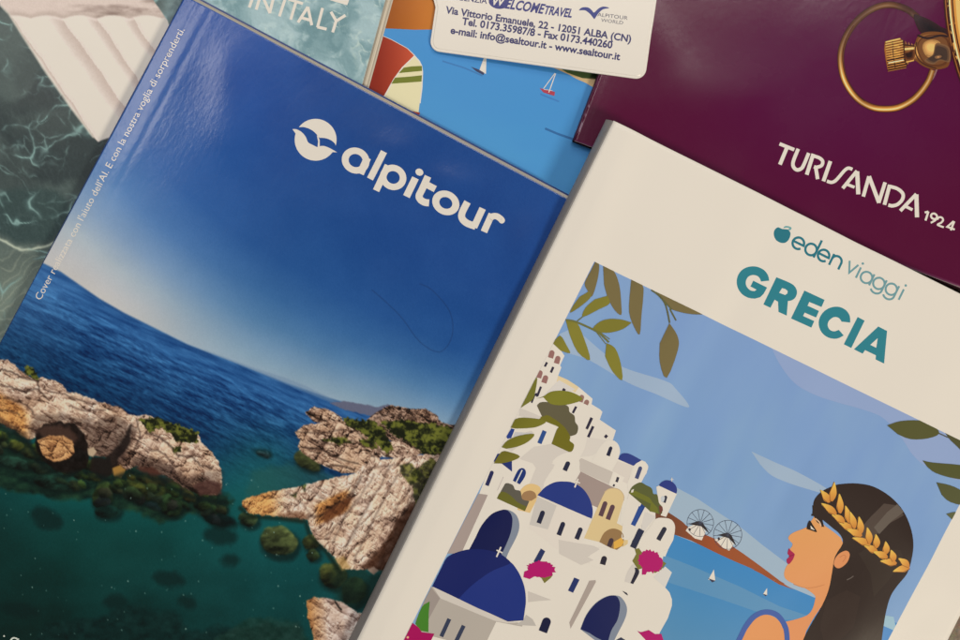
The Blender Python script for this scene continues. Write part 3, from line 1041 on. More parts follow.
def paint_cove(c):
    X, Y = c.X, c.Y
    A = X * ca + Y * sa
    B = -X * sa + Y * ca
    hz = np.interp(A, HZ[:, 0], HZ[:, 1])
    t = hz - B
    # sky
    side = np.clip((A - 160) / 400, 0, 1)
    tt = t * (0.80 + 0.75 * side) + 10 * (fbm(A / 120, B / 60, 3) - 0.5)
    ks = np.array([-5, 0, 14, 34, 60, 92, 135, 190, 250, 330], float)
    sky = np.array([(200, 192, 184), (198, 192, 184), (190, 188, 186), (170, 180, 186), (128, 154, 184), (82, 122, 172), (48, 94, 156), (36, 82, 148), (34, 76, 146), (32, 72, 142)], float)
    skr = np.array([(150, 170, 184), (146, 166, 180), (132, 158, 176), (112, 144, 172), (80, 122, 162), (54, 100, 150), (34, 80, 138), (28, 72, 132), (28, 70, 132), (28, 68, 130)], float)
    w = sm(0.15, 0.6, side)
    for k in range(3):
        c.C[..., k] = np.interp(tt, ks, sky[:, k]) * (1 - w) + np.interp(tt, ks, skr[:, k]) * w
    c.C += ((fbm(X / 40, Y / 40, 12, 4) - 0.5) * 10)[..., None]
    # sea
    d = -t
    kd = np.array([0, 5, 16, 40, 80, 120, 160, 210, 300], float)
    sea = np.array([(40, 86, 138), (30, 76, 130), (40, 90, 144), (24, 68, 116), (10, 50, 88), (8, 50, 80), (10, 66, 82), (6, 58, 60), (4, 42, 42)], float)
    SC = np.stack([np.interp(d, kd, sea[:, k]) for k in range(3)], -1)
    Aw = A + 16 * (fbm(A / 60, B / 30, 4) - 0.5)
    st = fbm(Aw / 22, B / 2.6 + 0.02 * Aw, 7, 4)
    st2 = fbm(Aw / 5, B / 1.2 - 0.05 * Aw, 9, 3)
    amp = sm(4, 30, d) * (1 - sm(95, 150, d))
    SC = SC + ((st - 0.5) * 46 * amp + (st2 - 0.5) * 54 * amp)[..., None] * np.array((0.55, 0.9, 1.0))
    SC = SC + ((1 - sm(20, 60, np.abs(d - 22))) * (st - 0.45) * 60)[..., None] * np.array((0.8, 1.0, 1.0))
    c.mix(sm(-1.4, 1.2, d), SC)
    # left side of the sea: sheen on the cover, painted into the print
    c.mix(sm(0, 8, d) * (1 - sm(160, 250, A)) * (1 - sm(40, 130, d)) * 0.35, (96, 146, 198))
    # far hills on the right of the horizon
    c.poly([(205, 349.5), (235, 361), (262, 370.5), (284, 377.5), (306, 386), (326, 396), (345, 405), (330, 402), (290, 386), (250, 369)], (112, 136, 162), aa=1.2, a=0.55)
    c.poly([(330, 403), (345, 401), (362, 404), (378, 407), (388, 404), (400, 412), (380, 418), (345, 410)], (96, 98, 118), aa=0.8, wob=0.8, ws=4)
    # green water
    gw = sm(0, 55, B - 0.0 * A - np.interp(A, [100, 250, 330, 390, 430, 500, 560], [318, 322, 310, 296, 290, 262, 250]) + 20 * (fbm(X / 40, Y / 40, 31) - 0.5))
    gx = np.interp(B, [280, 330, 380, 430, 480, 540], [0, 0.15, 0.4, 0.62, 0.85, 1.0])[..., None]
    GW = np.array((12, 88, 90.0)) * (1 - gx) + np.array((4, 38, 34.0)) * gx
    GW = GW + ((fbm(X / 50, Y / 34, 37, 4) - 0.5) * 26)[..., None] * np.array((0.4, 1, 1))
    c.mix(gw, GW)
    cen = np.exp(-(((X - 110) / 120) ** 2 + ((Y - 535) / 60) ** 2))
    c.mix(gw * cen * 0.5, (7, 60, 53))
    up = np.exp(-(((X - 60) / 100) ** 2 + ((Y - 0.30 * X - 470) / 24) ** 2))
    c.mix(gw * up * 0.55, (8, 92, 88))
    cr = np.exp(-(((X - 262) / 46) ** 2 + ((Y - 470) / 36) ** 2))
    c.mix(cr * 0.6, (24, 100, 94))
    # sea bed shapes
    for (cx, cy, rx, ry, ro, s) in ((46, 519, 17, 10, 24, 1), (168, 579, 16, 8, 10, 2), (115, 602, 14, 7, 0, 3), (187, 602, 9, 6, 20, 4), (220, 536, 17, 9, 5, 5), (229, 560, 9, 6, 0, 6), (262, 453, 8, 3, 10, 11), (20, 610, 20, 8, 10, 13)):
        c.poly(ell(cx, cy, rx, ry, ro), (4, 30, 28), aa=4.0, wob=3.0, ws=8, seed=s, a=0.72)
    c.poly([(30, 640), (55, 622), (95, 618), (130, 608), (175, 612), (190, 630), (300, 622), (330, 700), (30, 700)], lambda x, y: np.array((8, 34, 32.0)) + ((fbm(x / 8, y / 6, 3) - 0.5) * 36)[:, None] * np.array((0.6, 1, 0.9)), aa=4, wob=6, ws=12, a=0.75)
    c.poly([(215, 640), (250, 618), (300, 622), (320, 660), (215, 660)], lambda x, y: np.array((26, 56, 46.0)) + ((fbm(x / 7, y / 5, 8) - 0.5) * 44)[:, None], aa=3, wob=4, ws=9, a=0.6)
    # ---- left rocks: drowned ledge first
    led = q4(-60, 320, 0, 335, 60, 365, 110, 410, 160, 470, 330, 480, 470, 470, 560, 520, 700, 560, 860, 600, 940, 640, 900, 720, 760, 690, 640, 740, 560, 690, 440, 680, 380, 640, 240, 640, 100, 610, -60, 590)
    c.poly(led, lambda x, y: np.array((22, 42, 28.0)) + ((fbm(x / 11, y / 6, 21, 3) - 0.5) * 80)[:, None] * np.array((0.55, 0.8, 0.45)), aa=3.5, wob=4, ws=10, a=0.85)
    for i, (x, y, rx, ry, ro, col) in enumerate(((40, 410, 60, 22, 25, (60, 84, 40)), (60, 490, 80, 26, 15, (44, 84, 66)), (240, 570, 110, 34, 5, (40, 84, 66)), (355, 500, 28, 20, 10, (66, 78, 34)), (410, 620, 40, 55, 20, (66, 84, 40)),
                                                 (470, 590, 30, 26, 0, (54, 70, 36)), (580, 595, 84, 52, 8, (96, 100, 40)), (600, 560, 56, 18, 10, (92, 98, 46)), (700, 600, 44, 40, 20, (64, 78, 36)), (680, 660, 52, 44, 20, (54, 82, 44)), (820, 640, 46, 50, 10, (40, 66, 40)), (430, 690, 50, 26, 0, (16, 52, 44)), (880, 720, 60, 26, 10, (10, 34, 34)))):
        P = q4(x, y)[0]
        boulder(c, P[0], P[1], rx / 4, ry / 4, ro, col, 70 + i)
    rs = random.Random(5)
    for i in range(46):
        k = rs.random()
        bx = -20 + 920 * k
        by = np.interp(bx, [0, 120, 330, 470, 640, 760, 900], [390, 440, 560, 560, 580, 640, 650]) + rs.uniform(-26, 95) * (0.75 if bx < 330 else 1.0)
        d_ = (by - np.interp(bx, [0, 120, 330, 470, 640, 760, 900], [390, 440, 560, 560, 580, 640, 650])) / 95
        P = q4(bx, by)[0]
        g_ = 1.0 - 0.55 * max(d_, 0)
        boulder(c, P[0], P[1], rs.uniform(3.5, 9.5), rs.uniform(2.6, 5.5), rs.uniform(-10, 45), ((58 + 40 * rs.random()) * g_, (76 + 24 * rs.random()) * g_, 36 + 14 * d_), 200 + i, a=0.9 - 0.35 * max(d_, 0))
    rock = q4(-80, 60, -20, 82, 30, 79, 56, 98, 78, 118, 104, 137, 150, 160, 172, 150, 205, 158, 248, 178, 268, 205, 312, 214, 350, 228, 392, 244, 440, 258, 482, 270, 512, 292, 545, 306, 572, 297, 600, 305, 640, 325, 690, 350, 740, 366, 792, 376, 806, 412, 850, 450, 872, 486, 884, 520, 890, 585, 866, 622, 800, 618, 745, 600, 712, 570, 660, 545, 600, 528, 545, 505, 512, 520, 470, 545, 452, 520, 440, 470, 380, 462, 300, 430, 180, 380, 110, 400, 60, 362, 0, 330, -80, 300)

    def rc(x, y):
        X4, Y4 = x * 4, (y - 340) * 4
        base = np.interp(X4, [0, 100, 300, 500, 640, 800, 890], [330, 390, 470, 500, 540, 600, 610])
        top = np.interp(X4, [0, 150, 300, 500, 640, 800, 890], [85, 160, 214, 285, 325, 378, 540])
        f = np.clip((Y4 - top) / np.maximum(base - top, 40), 0, 1)
        warm = (1 - sm(60, 150, X4)) * sm(0.45, 0.65, f) + 0.30
        und = sm(0.55, 0.95, f) * 0.42 * sm(120, 220, X4)
        sub = 0.28 * np.exp(-(((X4 - 430) / 60) ** 2 + ((Y4 - 380) / 60) ** 2))
        return rock_colour(x, y, 5, warm=warm, dark=und + sub - 0.05)
    c.poly(rock, rc, aa=0.7, wob=1.5, ws=3.5)
    BR = (44, 29, 25)
    for P, al, aa_ in ((q4(340, 345, 400, 318, 455, 300, 505, 322, 515, 345, 490, 400, 440, 462, 376, 462, 352, 415), 0.42, 2.5), (q4(150, 300, 250, 292, 330, 316, 400, 300, 340, 352, 250, 326, 170, 338, 120, 400, 118, 340), 0.40, 2.5),
                       (q4(525, 470, 620, 470, 690, 505, 740, 548, 790, 560, 740, 610, 640, 560, 545, 520), 0.5, 3), (q4(470, 400, 530, 330, 548, 360, 520, 440, 470, 520, 450, 500), 0.45, 2.5), (q4(770, 545, 840, 520, 890, 530, 890, 620, 800, 625), 0.35, 3), (q4(-10, 300, 40, 330, 110, 380, 120, 420, 60, 372, -10, 340), 0.55, 2.5)):
        c.poly(P, BR, aa=aa_, wob=2.5, ws=4, seed=6, a=al)
    for P, w_, al in ((q4(0, 118, 40, 126, 86, 150, 150, 166), 1.8, 0.65), (q4(0, 178, 50, 190, 92, 204, 150, 196), 1.8, 0.6), (q4(150, 165, 160, 205, 190, 236), 1.6, 0.6), (q4(190, 205, 250, 214, 300, 236, 380, 258), 1.5, 0.5), (q4(280, 262, 340, 280, 420, 282), 1.6, 0.5),
                      (q4(580, 372, 640, 392, 690, 430, 716, 470), 2.0, 0.6), (q4(600, 440, 650, 452, 690, 490), 1.8, 0.5), (q4(720, 462, 770, 470, 800, 500, 850, 510), 1.8, 0.55), (q4(548, 318, 560, 380, 540, 440), 1.8, 0.5), (q4(10, 232, 60, 240, 110, 262, 136, 300), 1.8, 0.5), (q4(0, 280, 40, 284, 80, 300), 1.6, 0.5)):
        c.line([(x + 0.8 * math.sin(x * 2.1 + y), y + 0.7 * math.cos(x * 1.7)) for x, y in cat(P, 5)], w_, BR, aa=1.0, a=al)
    # the cave and its boulder
    cave = q4(140, 408, 146, 362, 178, 336, 236, 325, 300, 336, 335, 372, 352, 420, 358, 470, 345, 512, 300, 540, 230, 528, 176, 488, 150, 448)
    c.poly(cave, lambda x, y: np.array((20, 13, 11.0)) + ((fbm(x / 4, y / 4, 2) - 0.5) * 24)[:, None], aa=1.4, wob=1.5, ws=5, a=0.95)
    c.poly(q4(140, 360, 200, 338, 280, 350, 310, 390, 290, 420, 180, 400), (92, 64, 52), aa=3, wob=2, ws=5, a=0.6)
    c.poly(q4(365, 465, 420, 470, 455, 440, 500, 380, 525, 340, 520, 420, 470, 480, 455, 540, 400, 560, 360, 520), (28, 20, 18), aa=2, wob=2, ws=5, a=0.9)
    c.poly(q4(150, 402, 200, 380, 250, 384, 290, 405, 298, 450, 270, 478, 215, 490, 170, 460), lambda x, y: rock_colour(x, y, 15, warm=np.full(x.shape, 0.85), dark=0.08), aa=0.9, wob=1.4, ws=4)
    c.poly(q4(352, 435, 375, 428, 388, 445, 372, 468, 355, 460), (186, 160, 130), aa=1, wob=0.8, ws=3)
    c.poly(q4(450, 515, 480, 500, 505, 520, 485, 550, 455, 545), (158, 116, 56), aa=1, wob=1, ws=3)
    c.poly(q4(545, 512, 610, 505, 650, 540, 600, 545), (78, 44, 34), aa=2, wob=1.5, ws=4, a=0.85)
    c.poly(q4(770, 580, 830, 560, 885, 575, 885, 618, 800, 622), (74, 46, 40), aa=2, wob=1.2, ws=4, a=0.8)
    # water line shade under the rocks
    c.line(q4(60, 372, 110, 412, 170, 505, 250, 545, 330, 530, 440, 560, 520, 530, 640, 560, 720, 610, 800, 640, 900, 650), 5, (8, 22, 20), aa=3, a=0.75)
    for P, s in ((q4(98, 112, 120, 106, 150, 130, 152, 160, 128, 150, 100, 132), 3), (q4(560, 320, 600, 312, 640, 316, 700, 335, 760, 352, 798, 372, 790, 408, 740, 415, 700, 400, 680, 372, 640, 352, 600, 372, 580, 350), 4), (q4(680, 425, 720, 430, 725, 450, 690, 450), 5)):
        c.poly(P, bush_colour(s), aa=1.0, wob=3.0, ws=3, seed=s)
    # ---- right rocks
    c.poly(q5(80, 230, 190, 200, 280, 240, 330, 260, 180, 270, 60, 300), (38, 84, 76), aa=5, wob=4, ws=9, a=0.55)
    for i, (x, y, rx, ry, ro, col) in enumerate(((105, 182, 16, 6, 15, (60, 96, 100)), (146, 396, 47, 36, 14, (96, 104, 56)), (70, 345, 24, 18, 10, (70, 86, 50)), (225, 400, 22, 18, 0, (84, 86, 40)), (230, 432, 16, 14, 0, (60, 74, 40)),
                                                 (278, 482, 34, 30, 30, (86, 88, 40)), (330, 520, 30, 36, 30, (50, 66, 34)), (215, 200, 34, 20, 30, (96, 100, 50)))):
        P = q5(x, y)[0]
        boulder(c, P[0], P[1], rx / 2.46, ry / 2.46, ro, col, 90 + i)
    c.poly(q5(285, 440, 345, 455, 380, 480, 400, 470, 380, 560, 300, 560, 270, 500), (14, 34, 26), aa=5, wob=4, ws=8, a=0.6)
    far = [(q5(362, 98, 385, 78, 420, 61, 450, 66, 475, 72, 505, 72, 530, 84, 546, 104, 620, 120, 620, 200, 540, 200, 420, 150), 6, 0.3, 0.35),
           (q5(208, 80, 232, 66, 262, 70, 300, 92, 306, 104, 270, 112, 232, 104), 7, 0.35, 0.08),
           (q5(182, 130, 205, 112, 250, 104, 300, 100, 345, 104, 385, 140, 405, 180, 385, 205, 345, 228, 300, 230, 262, 214, 232, 200, 206, 184, 192, 166, 196, 148), 8, 0.35, 0.08)]
    for P, s, w, dk in far:
        c.poly(P, lambda x, y, s=s, w=w, dk=dk: rock_colour(x, y, s, warm=np.full(x.shape, w), dark=dk, scale=0.75), aa=0.7, wob=1.2, ws=3.5)
    c.poly(q5(385, 150, 440, 150, 500, 180, 470, 195, 400, 190), lambda x, y: rock_colour(x, y, 22, warm=np.full(x.shape, 0.3), dark=0.05, scale=0.7), aa=1, wob=1)
    for P, s in ((q5(300, 92, 330, 98, 380, 100, 410, 130, 425, 165, 415, 182, 385, 160, 345, 126, 310, 112), 11), (q5(395, 102, 450, 98, 500, 105, 560, 112, 600, 150, 560, 178, 510, 190, 470, 160, 420, 128), 12), (q5(250, 146, 300, 140, 330, 155, 300, 160), 13), (q5(420, 196, 460, 204, 452, 226, 420, 214), 14), (q5(345, 150, 380, 140, 390, 170, 360, 165), 16)):
        c.poly(P, bush_colour(s), aa=1.0, wob=3.0, ws=3, seed=s)
    main = q5(52, 296, 90, 283, 122, 276, 160, 270, 202, 260, 250, 248, 292, 238, 335, 230, 352, 212, 376, 194, 410, 196, 442, 190, 510, 184, 620, 190, 600, 320, 470, 420, 400, 470, 330, 467, 302, 466, 280, 436, 250, 408, 224, 376, 214, 344, 180, 340, 148, 336, 100, 334, 72, 330, 54, 312)

    def rm(x, y):
        X5, Y5 = (x - 220) * 2.4615, (y - 380) * 2.4615
        warm = 0.28 + 0.75 * (1 - sm(110, 170, X5)) + 0.9 * (1 - sm(16, 30, np.abs((X5 - 280) * 0.42 + (Y5 - 312) * 0.9))) * sm(225, 250, X5) * (1 - sm(300, 330, X5))
        dk = 0.42 * (1 - sm(10, 26, np.abs((X5 - 275) * 0.42 + (Y5 - 318) * 0.9))) * sm(225, 250, X5) * (1 - sm(300, 330, X5))
        dk = dk + 0.5 * sm(0, 34, (X5 - 345) * 0.78 + (Y5 - 440) * 0.62) + 0.12 * sm(430, 500, X5) - 0.07
        return rock_colour(x, y, 9, warm=warm, dark=dk, scale=1.1, ang=128, an=1.2)
    c.poly(main, rm, aa=0.7, wob=1.6, ws=3.5)
    c.poly(q5(345, 462, 372, 440, 410, 400, 440, 340, 470, 305, 600, 300, 560, 420, 440, 480), lambda x, y: np.array((74, 44, 30.0)) + ((fbm(x / 6, y / 6, 4) - 0.5) * 60)[:, None], aa=2.5, wob=2, ws=6, a=0.85)
    for P, w_, al in ((q5(215, 338, 250, 332, 290, 306, 318, 286, 345, 240), 3.2, 0.7), (q5(352, 226, 392, 214, 440, 206), 2.0, 0.5), (q5(455, 215, 420, 262, 392, 320, 352, 392, 330, 452), 2.2, 0.6), (q5(420, 214, 388, 270, 352, 330, 312, 410), 2.2, 0.55), (q5(380, 232, 350, 280, 312, 330, 276, 400), 2.2, 0.5),
                      (q5(478, 235, 452, 290, 420, 340), 2.2, 0.5), (q5(338, 300, 300, 345, 258, 392), 2.0, 0.5), (q5(160, 274, 196, 300, 224, 330), 1.8, 0.5), (q5(118, 286, 150, 302, 176, 330), 1.6, 0.45), (q5(200, 262, 236, 282, 262, 300), 1.8, 0.5), (q5(350, 350, 330, 380, 300, 430), 1.8, 0.5)):
        c.line([(x + 0.9 * math.sin(x * 2.1 + y), y + 0.7 * math.cos(x * 1.7)) for x, y in cat(P, 5)], w_, (44, 29, 25), aa=1.3, a=al * 0.62)
    for P, al in ((q5(250, 340, 262, 322, 310, 292, 330, 290, 300, 330, 262, 352), 0.75), (q5(140, 330, 200, 322, 216, 340, 200, 350, 150, 342), 0.5)):
        c.poly(P, (96, 52, 28), aa=2, wob=1.5, ws=4, a=al)
    for P, w_, al in ((q5(190, 128, 250, 130, 300, 122), 1.6, 0.5), (q5(200, 166, 250, 172, 300, 196, 340, 206), 1.8, 0.6), (q5(240, 150, 290, 160, 330, 150, 380, 190), 1.6, 0.5), (q5(262, 212, 300, 212, 330, 222), 2.0, 0.6), (q5(380, 96, 420, 84, 460, 92, 510, 90), 1.6, 0.5), (q5(330, 120, 360, 150, 395, 176), 1.8, 0.5)):
        c.line(cat(P, 5), w_, (48, 34, 28), aa=1.0, a=al)
    c.poly(q5(362, 468, 378, 460, 390, 470, 378, 482), (140, 116, 100), aa=1, wob=0.8)
    c.poly(q5(280, 440, 304, 434, 322, 462, 300, 470), (176, 140, 80), aa=2, wob=1.2, a=0.7)
    c.line(q5(50, 316, 74, 336, 148, 342, 210, 350, 222, 386, 262, 424, 296, 476), 4, (14, 26, 18), aa=2.5, a=0.7)
    c.poly(q5(214, 545, 232, 534, 270, 538, 300, 548, 338, 574, 400, 580, 360, 700, 240, 700, 226, 620, 214, 584), lambda x, y: rock_colour(x, y, 19, warm=np.clip(1.1 - (x - 306) / 22, 0.1, 1), dark=0.0 + 0.2 * (1 - sm(0, 20, x - 305)), scale=1.4), aa=0.9, wob=1.4)
    c.line(q5(284, 548, 292, 560, 298, 566), 2.0, (30, 24, 20), a=0.9)
    for P, s in ((q5(170, 284, 190, 278, 186, 290), 15), (q5(196, 262, 214, 258, 208, 274), 17), (q5(440, 210, 470, 205, 500, 235, 470, 260, 450, 240), 18), (q5(470, 230, 520, 190, 560, 230, 480, 320), 20)):
        c.poly(P, bush_colour(s), aa=1.2, wob=1.5, ws=4, seed=s, a=0.8)
    sc = [(372, 290), (386, 302), (402, 318), (420, 342), (440, 352), (452, 336), (450, 312), (432, 290), (420, 284)]
    c.line(cat(sc, 4), 0.9, (22, 44, 84), aa=0.5, a=0.45)
    # bright specks floating on the water
    rnd = random.Random(8)
    for _ in range(90):
        x, y = rnd.uniform(0, 330), rnd.uniform(470, 640)
        c.poly(ell(x, y, rnd.uniform(0.35, 0.75), None, 0, 8), (150, 180, 165), aa=0.5, a=rnd.uniform(0.25, 0.8))
    c.C += ((h2(np.floor(X * 1.3), np.floor(Y * 1.3), 5) - 0.5) * 5)[..., None]


cove.cut = 0.002
cove.dent(232, 90, 62, 0.030, 0.012, 0.0008)
cove.dent(392, 150, -40, 0.012, 0.009, 0.0008)
cove.dent(448, 182, -10, 0.012, 0.008, 0.0008)
cove.dent(526, 250, 75, 0.020, 0.008, 0.0010)
cv = cove.cover('cover', M_COVE, paint_cove, 0.0004)
cove.cut = 0.002
cove.body(plain_mat('dark_blue_spine', lin((40, 70, 140)), 0.35), 0.0016, 0.0030, 0.0004)
LW = (240, 226, 210)
q = K(285, 110, 6.4)
cx, cy, rr = 196, 190, 134


def on(a0, a1, n=22):
    return [(285 + (cx + rr * math.cos(math.radians(a0 + (a1 - a0) * i / n))) / 6.4, 110 + (cy + rr * math.sin(math.radians(a0 + (a1 - a0) * i / n))) / 6.4) for i in range(n + 1)]


upper = on(-143, 16) + cat(q(322, 216, 296, 194, 260, 180, 220, 177))[1:] + cat(q(214, 172, 203, 156, 180, 134, 150, 117, 118, 108))
lower = cat(q(48, 122, 76, 124, 108, 142, 133, 172, 148, 206, 175, 222, 208, 238)) + cat(q(219, 231, 250, 230, 288, 244, 333, 270)) + on(36, 197)
it = [([upper], LW, 1), ([lower], LW, 1), ([q(203, 160, 212, 168, 222, 192, 222, 234, 208, 239, 212, 200)], LW, 1.4)]
q6 = K(285, 110, 6.4)
q7 = K(390, 150, 6.4)


def ring_(q, x, y, r_out, r_in, sx=1.0):
    o = [q(*p)[0] for p in ell(x, y, r_out, r_out * sx, 28, 36)]
    i = [q(*p)[0] for p in ell(x, y, r_in, r_in * sx, 28, 28)]
    return [[o, i]]


it += [(ring_(q6, 452, 323, 91, 46, 0.9), LW, 1), (stroke(q6(528, 306, 482, 408), 7.4), LW, 1.5), (stroke(q6(634, 267, 544, 441), 6.7), LW, 1)]
it += [(ring_(q7, 20, 175, 86, 43, 0.93), LW, 1), (stroke(q6(659, 354, 583, 516), 6.7), LW, 1.5)]
it += [([[q7(*p)[0] for p in ell(188, 141, 26, 22, 28)]], LW, 1), (stroke(q7(163, 178, 105, 297), 7.2), LW, 1)]
it += [(stroke(cat(q7(243, 168, 205, 252, 186, 292, 196, 318, 222, 334, 250, 338)), 7.0), LW, 1), (stroke(q7(222, 214, 290, 250), 6.6, caps=False), LW, 1.4)]
it += [(ring_(q7, 357, 338, 90, 43, 0.84), LW, 1)]
it += [(stroke(cat(q7(496, 332, 462, 400, 462, 438, 490, 466, 530, 482, 548, 488)), 7.0), LW, 1), (stroke(q7(593, 373, 537, 494), 6.8), LW, 1.5)]
it += [(stroke(q7(652, 409, 601, 523), 6.8), LW, 1), (stroke(cat(q7(640, 440, 657, 424, 684, 424, 708, 440, 716, 450)), 6.2, caps=True), LW, 1.5)]
tag(cove.art('name_logo', it, M_COVE, cv), 'white round bird mark and rounded white lower-case name')
it = [(text_faces("Cover realizzata con l'aiuto dell'AI. E con la nostra voglia di sorprenderti.", (40.5, 300.5), (184.5, 29.5), tall=1.0, bold=0.0), (222, 224, 232), 1)]
it += [(text_faces('G', (8.5, 643), (15.5, 646.7), tall=1.0, bold=0.02), (206, 214, 210), 1)] + [([ell(x, y, 0.9, None, 0, 8)], (206, 214, 210), 1) for x, y in ((4.2, 636.2), (18.4, 639.3))]
tag(cove.art('caption_lettering', it, M_COVE, cv), 'small white caption running up beside the spine')

# ------------------------------------------------------------------ white brochure on top
LG_ = LIT * 1.0
gre = Sheet('holiday_brochure', (613.6, 121), 26.3, 0.2440, 0.304, 0.0197, 0.0062, tilt=(0, 0.018), surf=gutter(0.00012, 0.012, 0.00005, 0.0009, 61), lit=LG_)
M_WHITE = paper_mat('white_printed_cover', 0.40, 0.16, 0.00007, 38, spec=0.15, coat_rough=0.18, wave=0.1, stretch=(1, 0.4, 1))
tag(gre.root, 'topmost white brochure with a drawn island village and a woman in a laurel wreath', 'brochure', GROUP)


def paint_gre(c):
    c.mix(np.ones(c.X.shape), (226, 213, 196))


gre.dent(500, 400, 90, 0.30, 0.007, 0.00055)
gre.dent(560, 330, 82, 0.12, 0.008, 0.00055)
gre.dent(640, 400, 96, 0.06, 0.010, 0.00075)
gre.dent(705, 360, 93, 0.09, 0.008, -0.00070)
gre.dent(790, 420, 88, 0.06, 0.012, 0.00075)
gre.dent(925, 560, 20, 0.05, 0.010, 0.0005)
gre.dent(840, 300, 85, 0.07, 0.012, -0.0007)
cv = gre.cover('cover', M_WHITE, paint_gre, 0.002)
gre.cut = 0.002
gre.body(plain_mat('grey_white_spine', (0.26, 0.26, 0.275), 0.5), 0.0032, 0.0004, 0.0004)
TEAL = (48, 124, 134)
q = K(720, 220, 6.4)
q3 = K(730, 250, 5.333)
gl = [([cat(q(316, 388, 309, 354, 286, 322, 250, 302, 213, 296, 172, 303, 136, 325, 114, 360, 108, 400, 118, 440, 145, 476, 184, 498, 225, 503), 3) + q(258, 494, 280, 472, 302, 432, 215, 388, 197, 425, 236, 446) + cat(q(222, 455, 196, 450, 173, 426, 167, 395, 181, 365, 208, 352, 238, 356, 256, 372, 264, 393), 3)], TEAL, 1),
      ([[cat(q3(248, 145, 318, 174, 346, 194, 358, 222, 350, 252, 330, 268, 309, 272), 3) + q3(302, 350, 258, 330, 256, 276, 238, 265, 215, 308, 178, 290), q3(278, 203, 296, 208, 308, 219, 306, 232, 294, 240, 262, 228)]], TEAL, 1),
      ([q3(398, 216, 507, 266, 490, 304, 424, 277, 415, 297, 476, 325, 460, 360, 399, 334, 390, 352, 450, 379, 434, 414, 325, 365)], TEAL, 1),
      ([cat(q3(643, 387, 641, 352, 622, 322, 588, 304, 546, 305, 506, 325, 480, 360, 474, 400, 490, 440, 525, 467, 570, 473, 608, 456), 3) + cat(q3(582, 426, 558, 434, 534, 426, 522, 402, 530, 376, 556, 358, 582, 362, 597, 382), 3)], TEAL, 1),
      ([q3(683, 357, 720, 377, 648, 523, 608, 503)], TEAL, 1),
      ([[q3(793, 408, 840, 432, 823, 606, 778, 584, 780, 562, 722, 534, 709, 553, 662, 530), q3(790, 470, 782, 522, 750, 506)]], TEAL, 1)]
tag(gre.art('title_lettering', gl, M_WHITE, cv), 'heavy teal capitals reading GRECIA')

# small publisher's name: an apple and two words in thin round letters
T1, T2 = (42, 112, 124), (110, 150, 152)
dvx = (math.cos(math.radians(26.2)), math.sin(math.radians(26.2)))


def g(cx, cy, pts, r=5.6):
    return [(cx + (x * dvx[0] + y * dvx[1]) * r, cy + (x * dvx[1] - y * dvx[0]) * r) for x, y in pts]


def circ(a0, a1, n=16):
    return [(math.cos(math.radians(a0 + (a1 - a0) * i / n)), math.sin(math.radians(a0 + (a1 - a0) * i / n))) for i in range(n + 1)]


def glyph(ch, cx, cy, w, colr, r=5.6):
    o = []
    if ch in 'dag':
        o.append((stroke(g(cx, cy, circ(0, 360, 26)[:-1], r), w, closed=True), colr, 1))
    if ch == 'e':
        o.append((stroke(g(cx, cy, [(-1, 0), (1, 0)] + circ(0, 318, 24), r), w), colr, 1))
    if ch == 'd':
        o.append((stroke(g(cx, cy, [(1, 2.25), (1, -1.05)], r), w), colr, 1.5))
    if ch == 'a':
        o.append((stroke(g(cx, cy, [(1, 1.1), (1, -1.05)], r), w), colr, 1.5))
    if ch == 'g':
        o.append((stroke(g(cx, cy, [(1, 1.1), (1, -1.0)] + [(x, y * 0.85 - 1.0) for x, y in circ(0, -150, 12)], r), w), colr, 1.5))
    if ch == 'n':
        o.append((stroke(g(cx, cy, [(-0.9, 1.05), (-0.9, -1.05)], r), w), colr, 1))
        o.append((stroke(g(cx, cy, [(-0.9, 0.1)] + [(x * 0.9, y * 0.9 + 0.1) for x, y in circ(170, 0, 12)] + [(0.9, -1.05)], r), w), colr, 1.5))
    if ch == 'v':
        o.append((stroke(g(cx, cy, [(-0.85, 1.0), (0, -0.95), (0.85, 1.0)], r), w), colr, 1))
    if ch == 'i':
        o.append((stroke(g(cx, cy, [(0, 1.0), (0, -1.05)], r), w), colr, 1))
        o.append(([g(cx, cy, [(x * 0.22, y * 0.22 + 1.75) for x, y in circ(0, 360, 12)[:-1]], r)], colr, 1))
    return o


it = []
for ch, x, y in (('e', 798.6, 243.2), ('d', 811.4, 249.4), ('e', 824.1, 255.4), ('n', 837.0, 261.6)):
    it += glyph(ch, x, y, 2.35, T1, 5.8)
for ch, x, y in (('v', 852.4, 267.8), ('i', 859.2, 272.4), ('a', 867.0, 277.4), ('g', 879.2, 283.4), ('g', 891.6, 289.2), ('i', 901.6, 294.4)):
    it += glyph(ch, x, y, 2.0, T2, 5.7)
it.append(([cat(q(398, 56, 372, 46, 350, 66, 347, 98, 362, 128, 388, 144, 414, 146, 436, 132, 450, 106, 452, 80, 438, 62, 418, 58), 4, True)], T1, 1))
it.append(([cat(q(408, 50, 420, 38, 444, 40, 460, 50, 452, 64, 436, 62, 446, 52, 428, 48), 4, True)], (110, 160, 158), 1.6))
tag(gre.art('name_logo', it, M_WHITE, cv), 'small teal apple mark and thin rounded name')

# ---- the picture
FR = [(594.3, 262), (1000, 456.5), (830, 790), (333, 781)]
FR = [(594.3, 261.6), (594.3 + 460 * 0.8990, 261.6 + 460 * 0.4380), (594.3 + 460 * 0.8990 - 0.468 * 520, 261.6 + 460 * 0.438 + 0.884 * 520), (594.3 - 0.4495 * 520, 261.6 + 0.8932 * 520)]
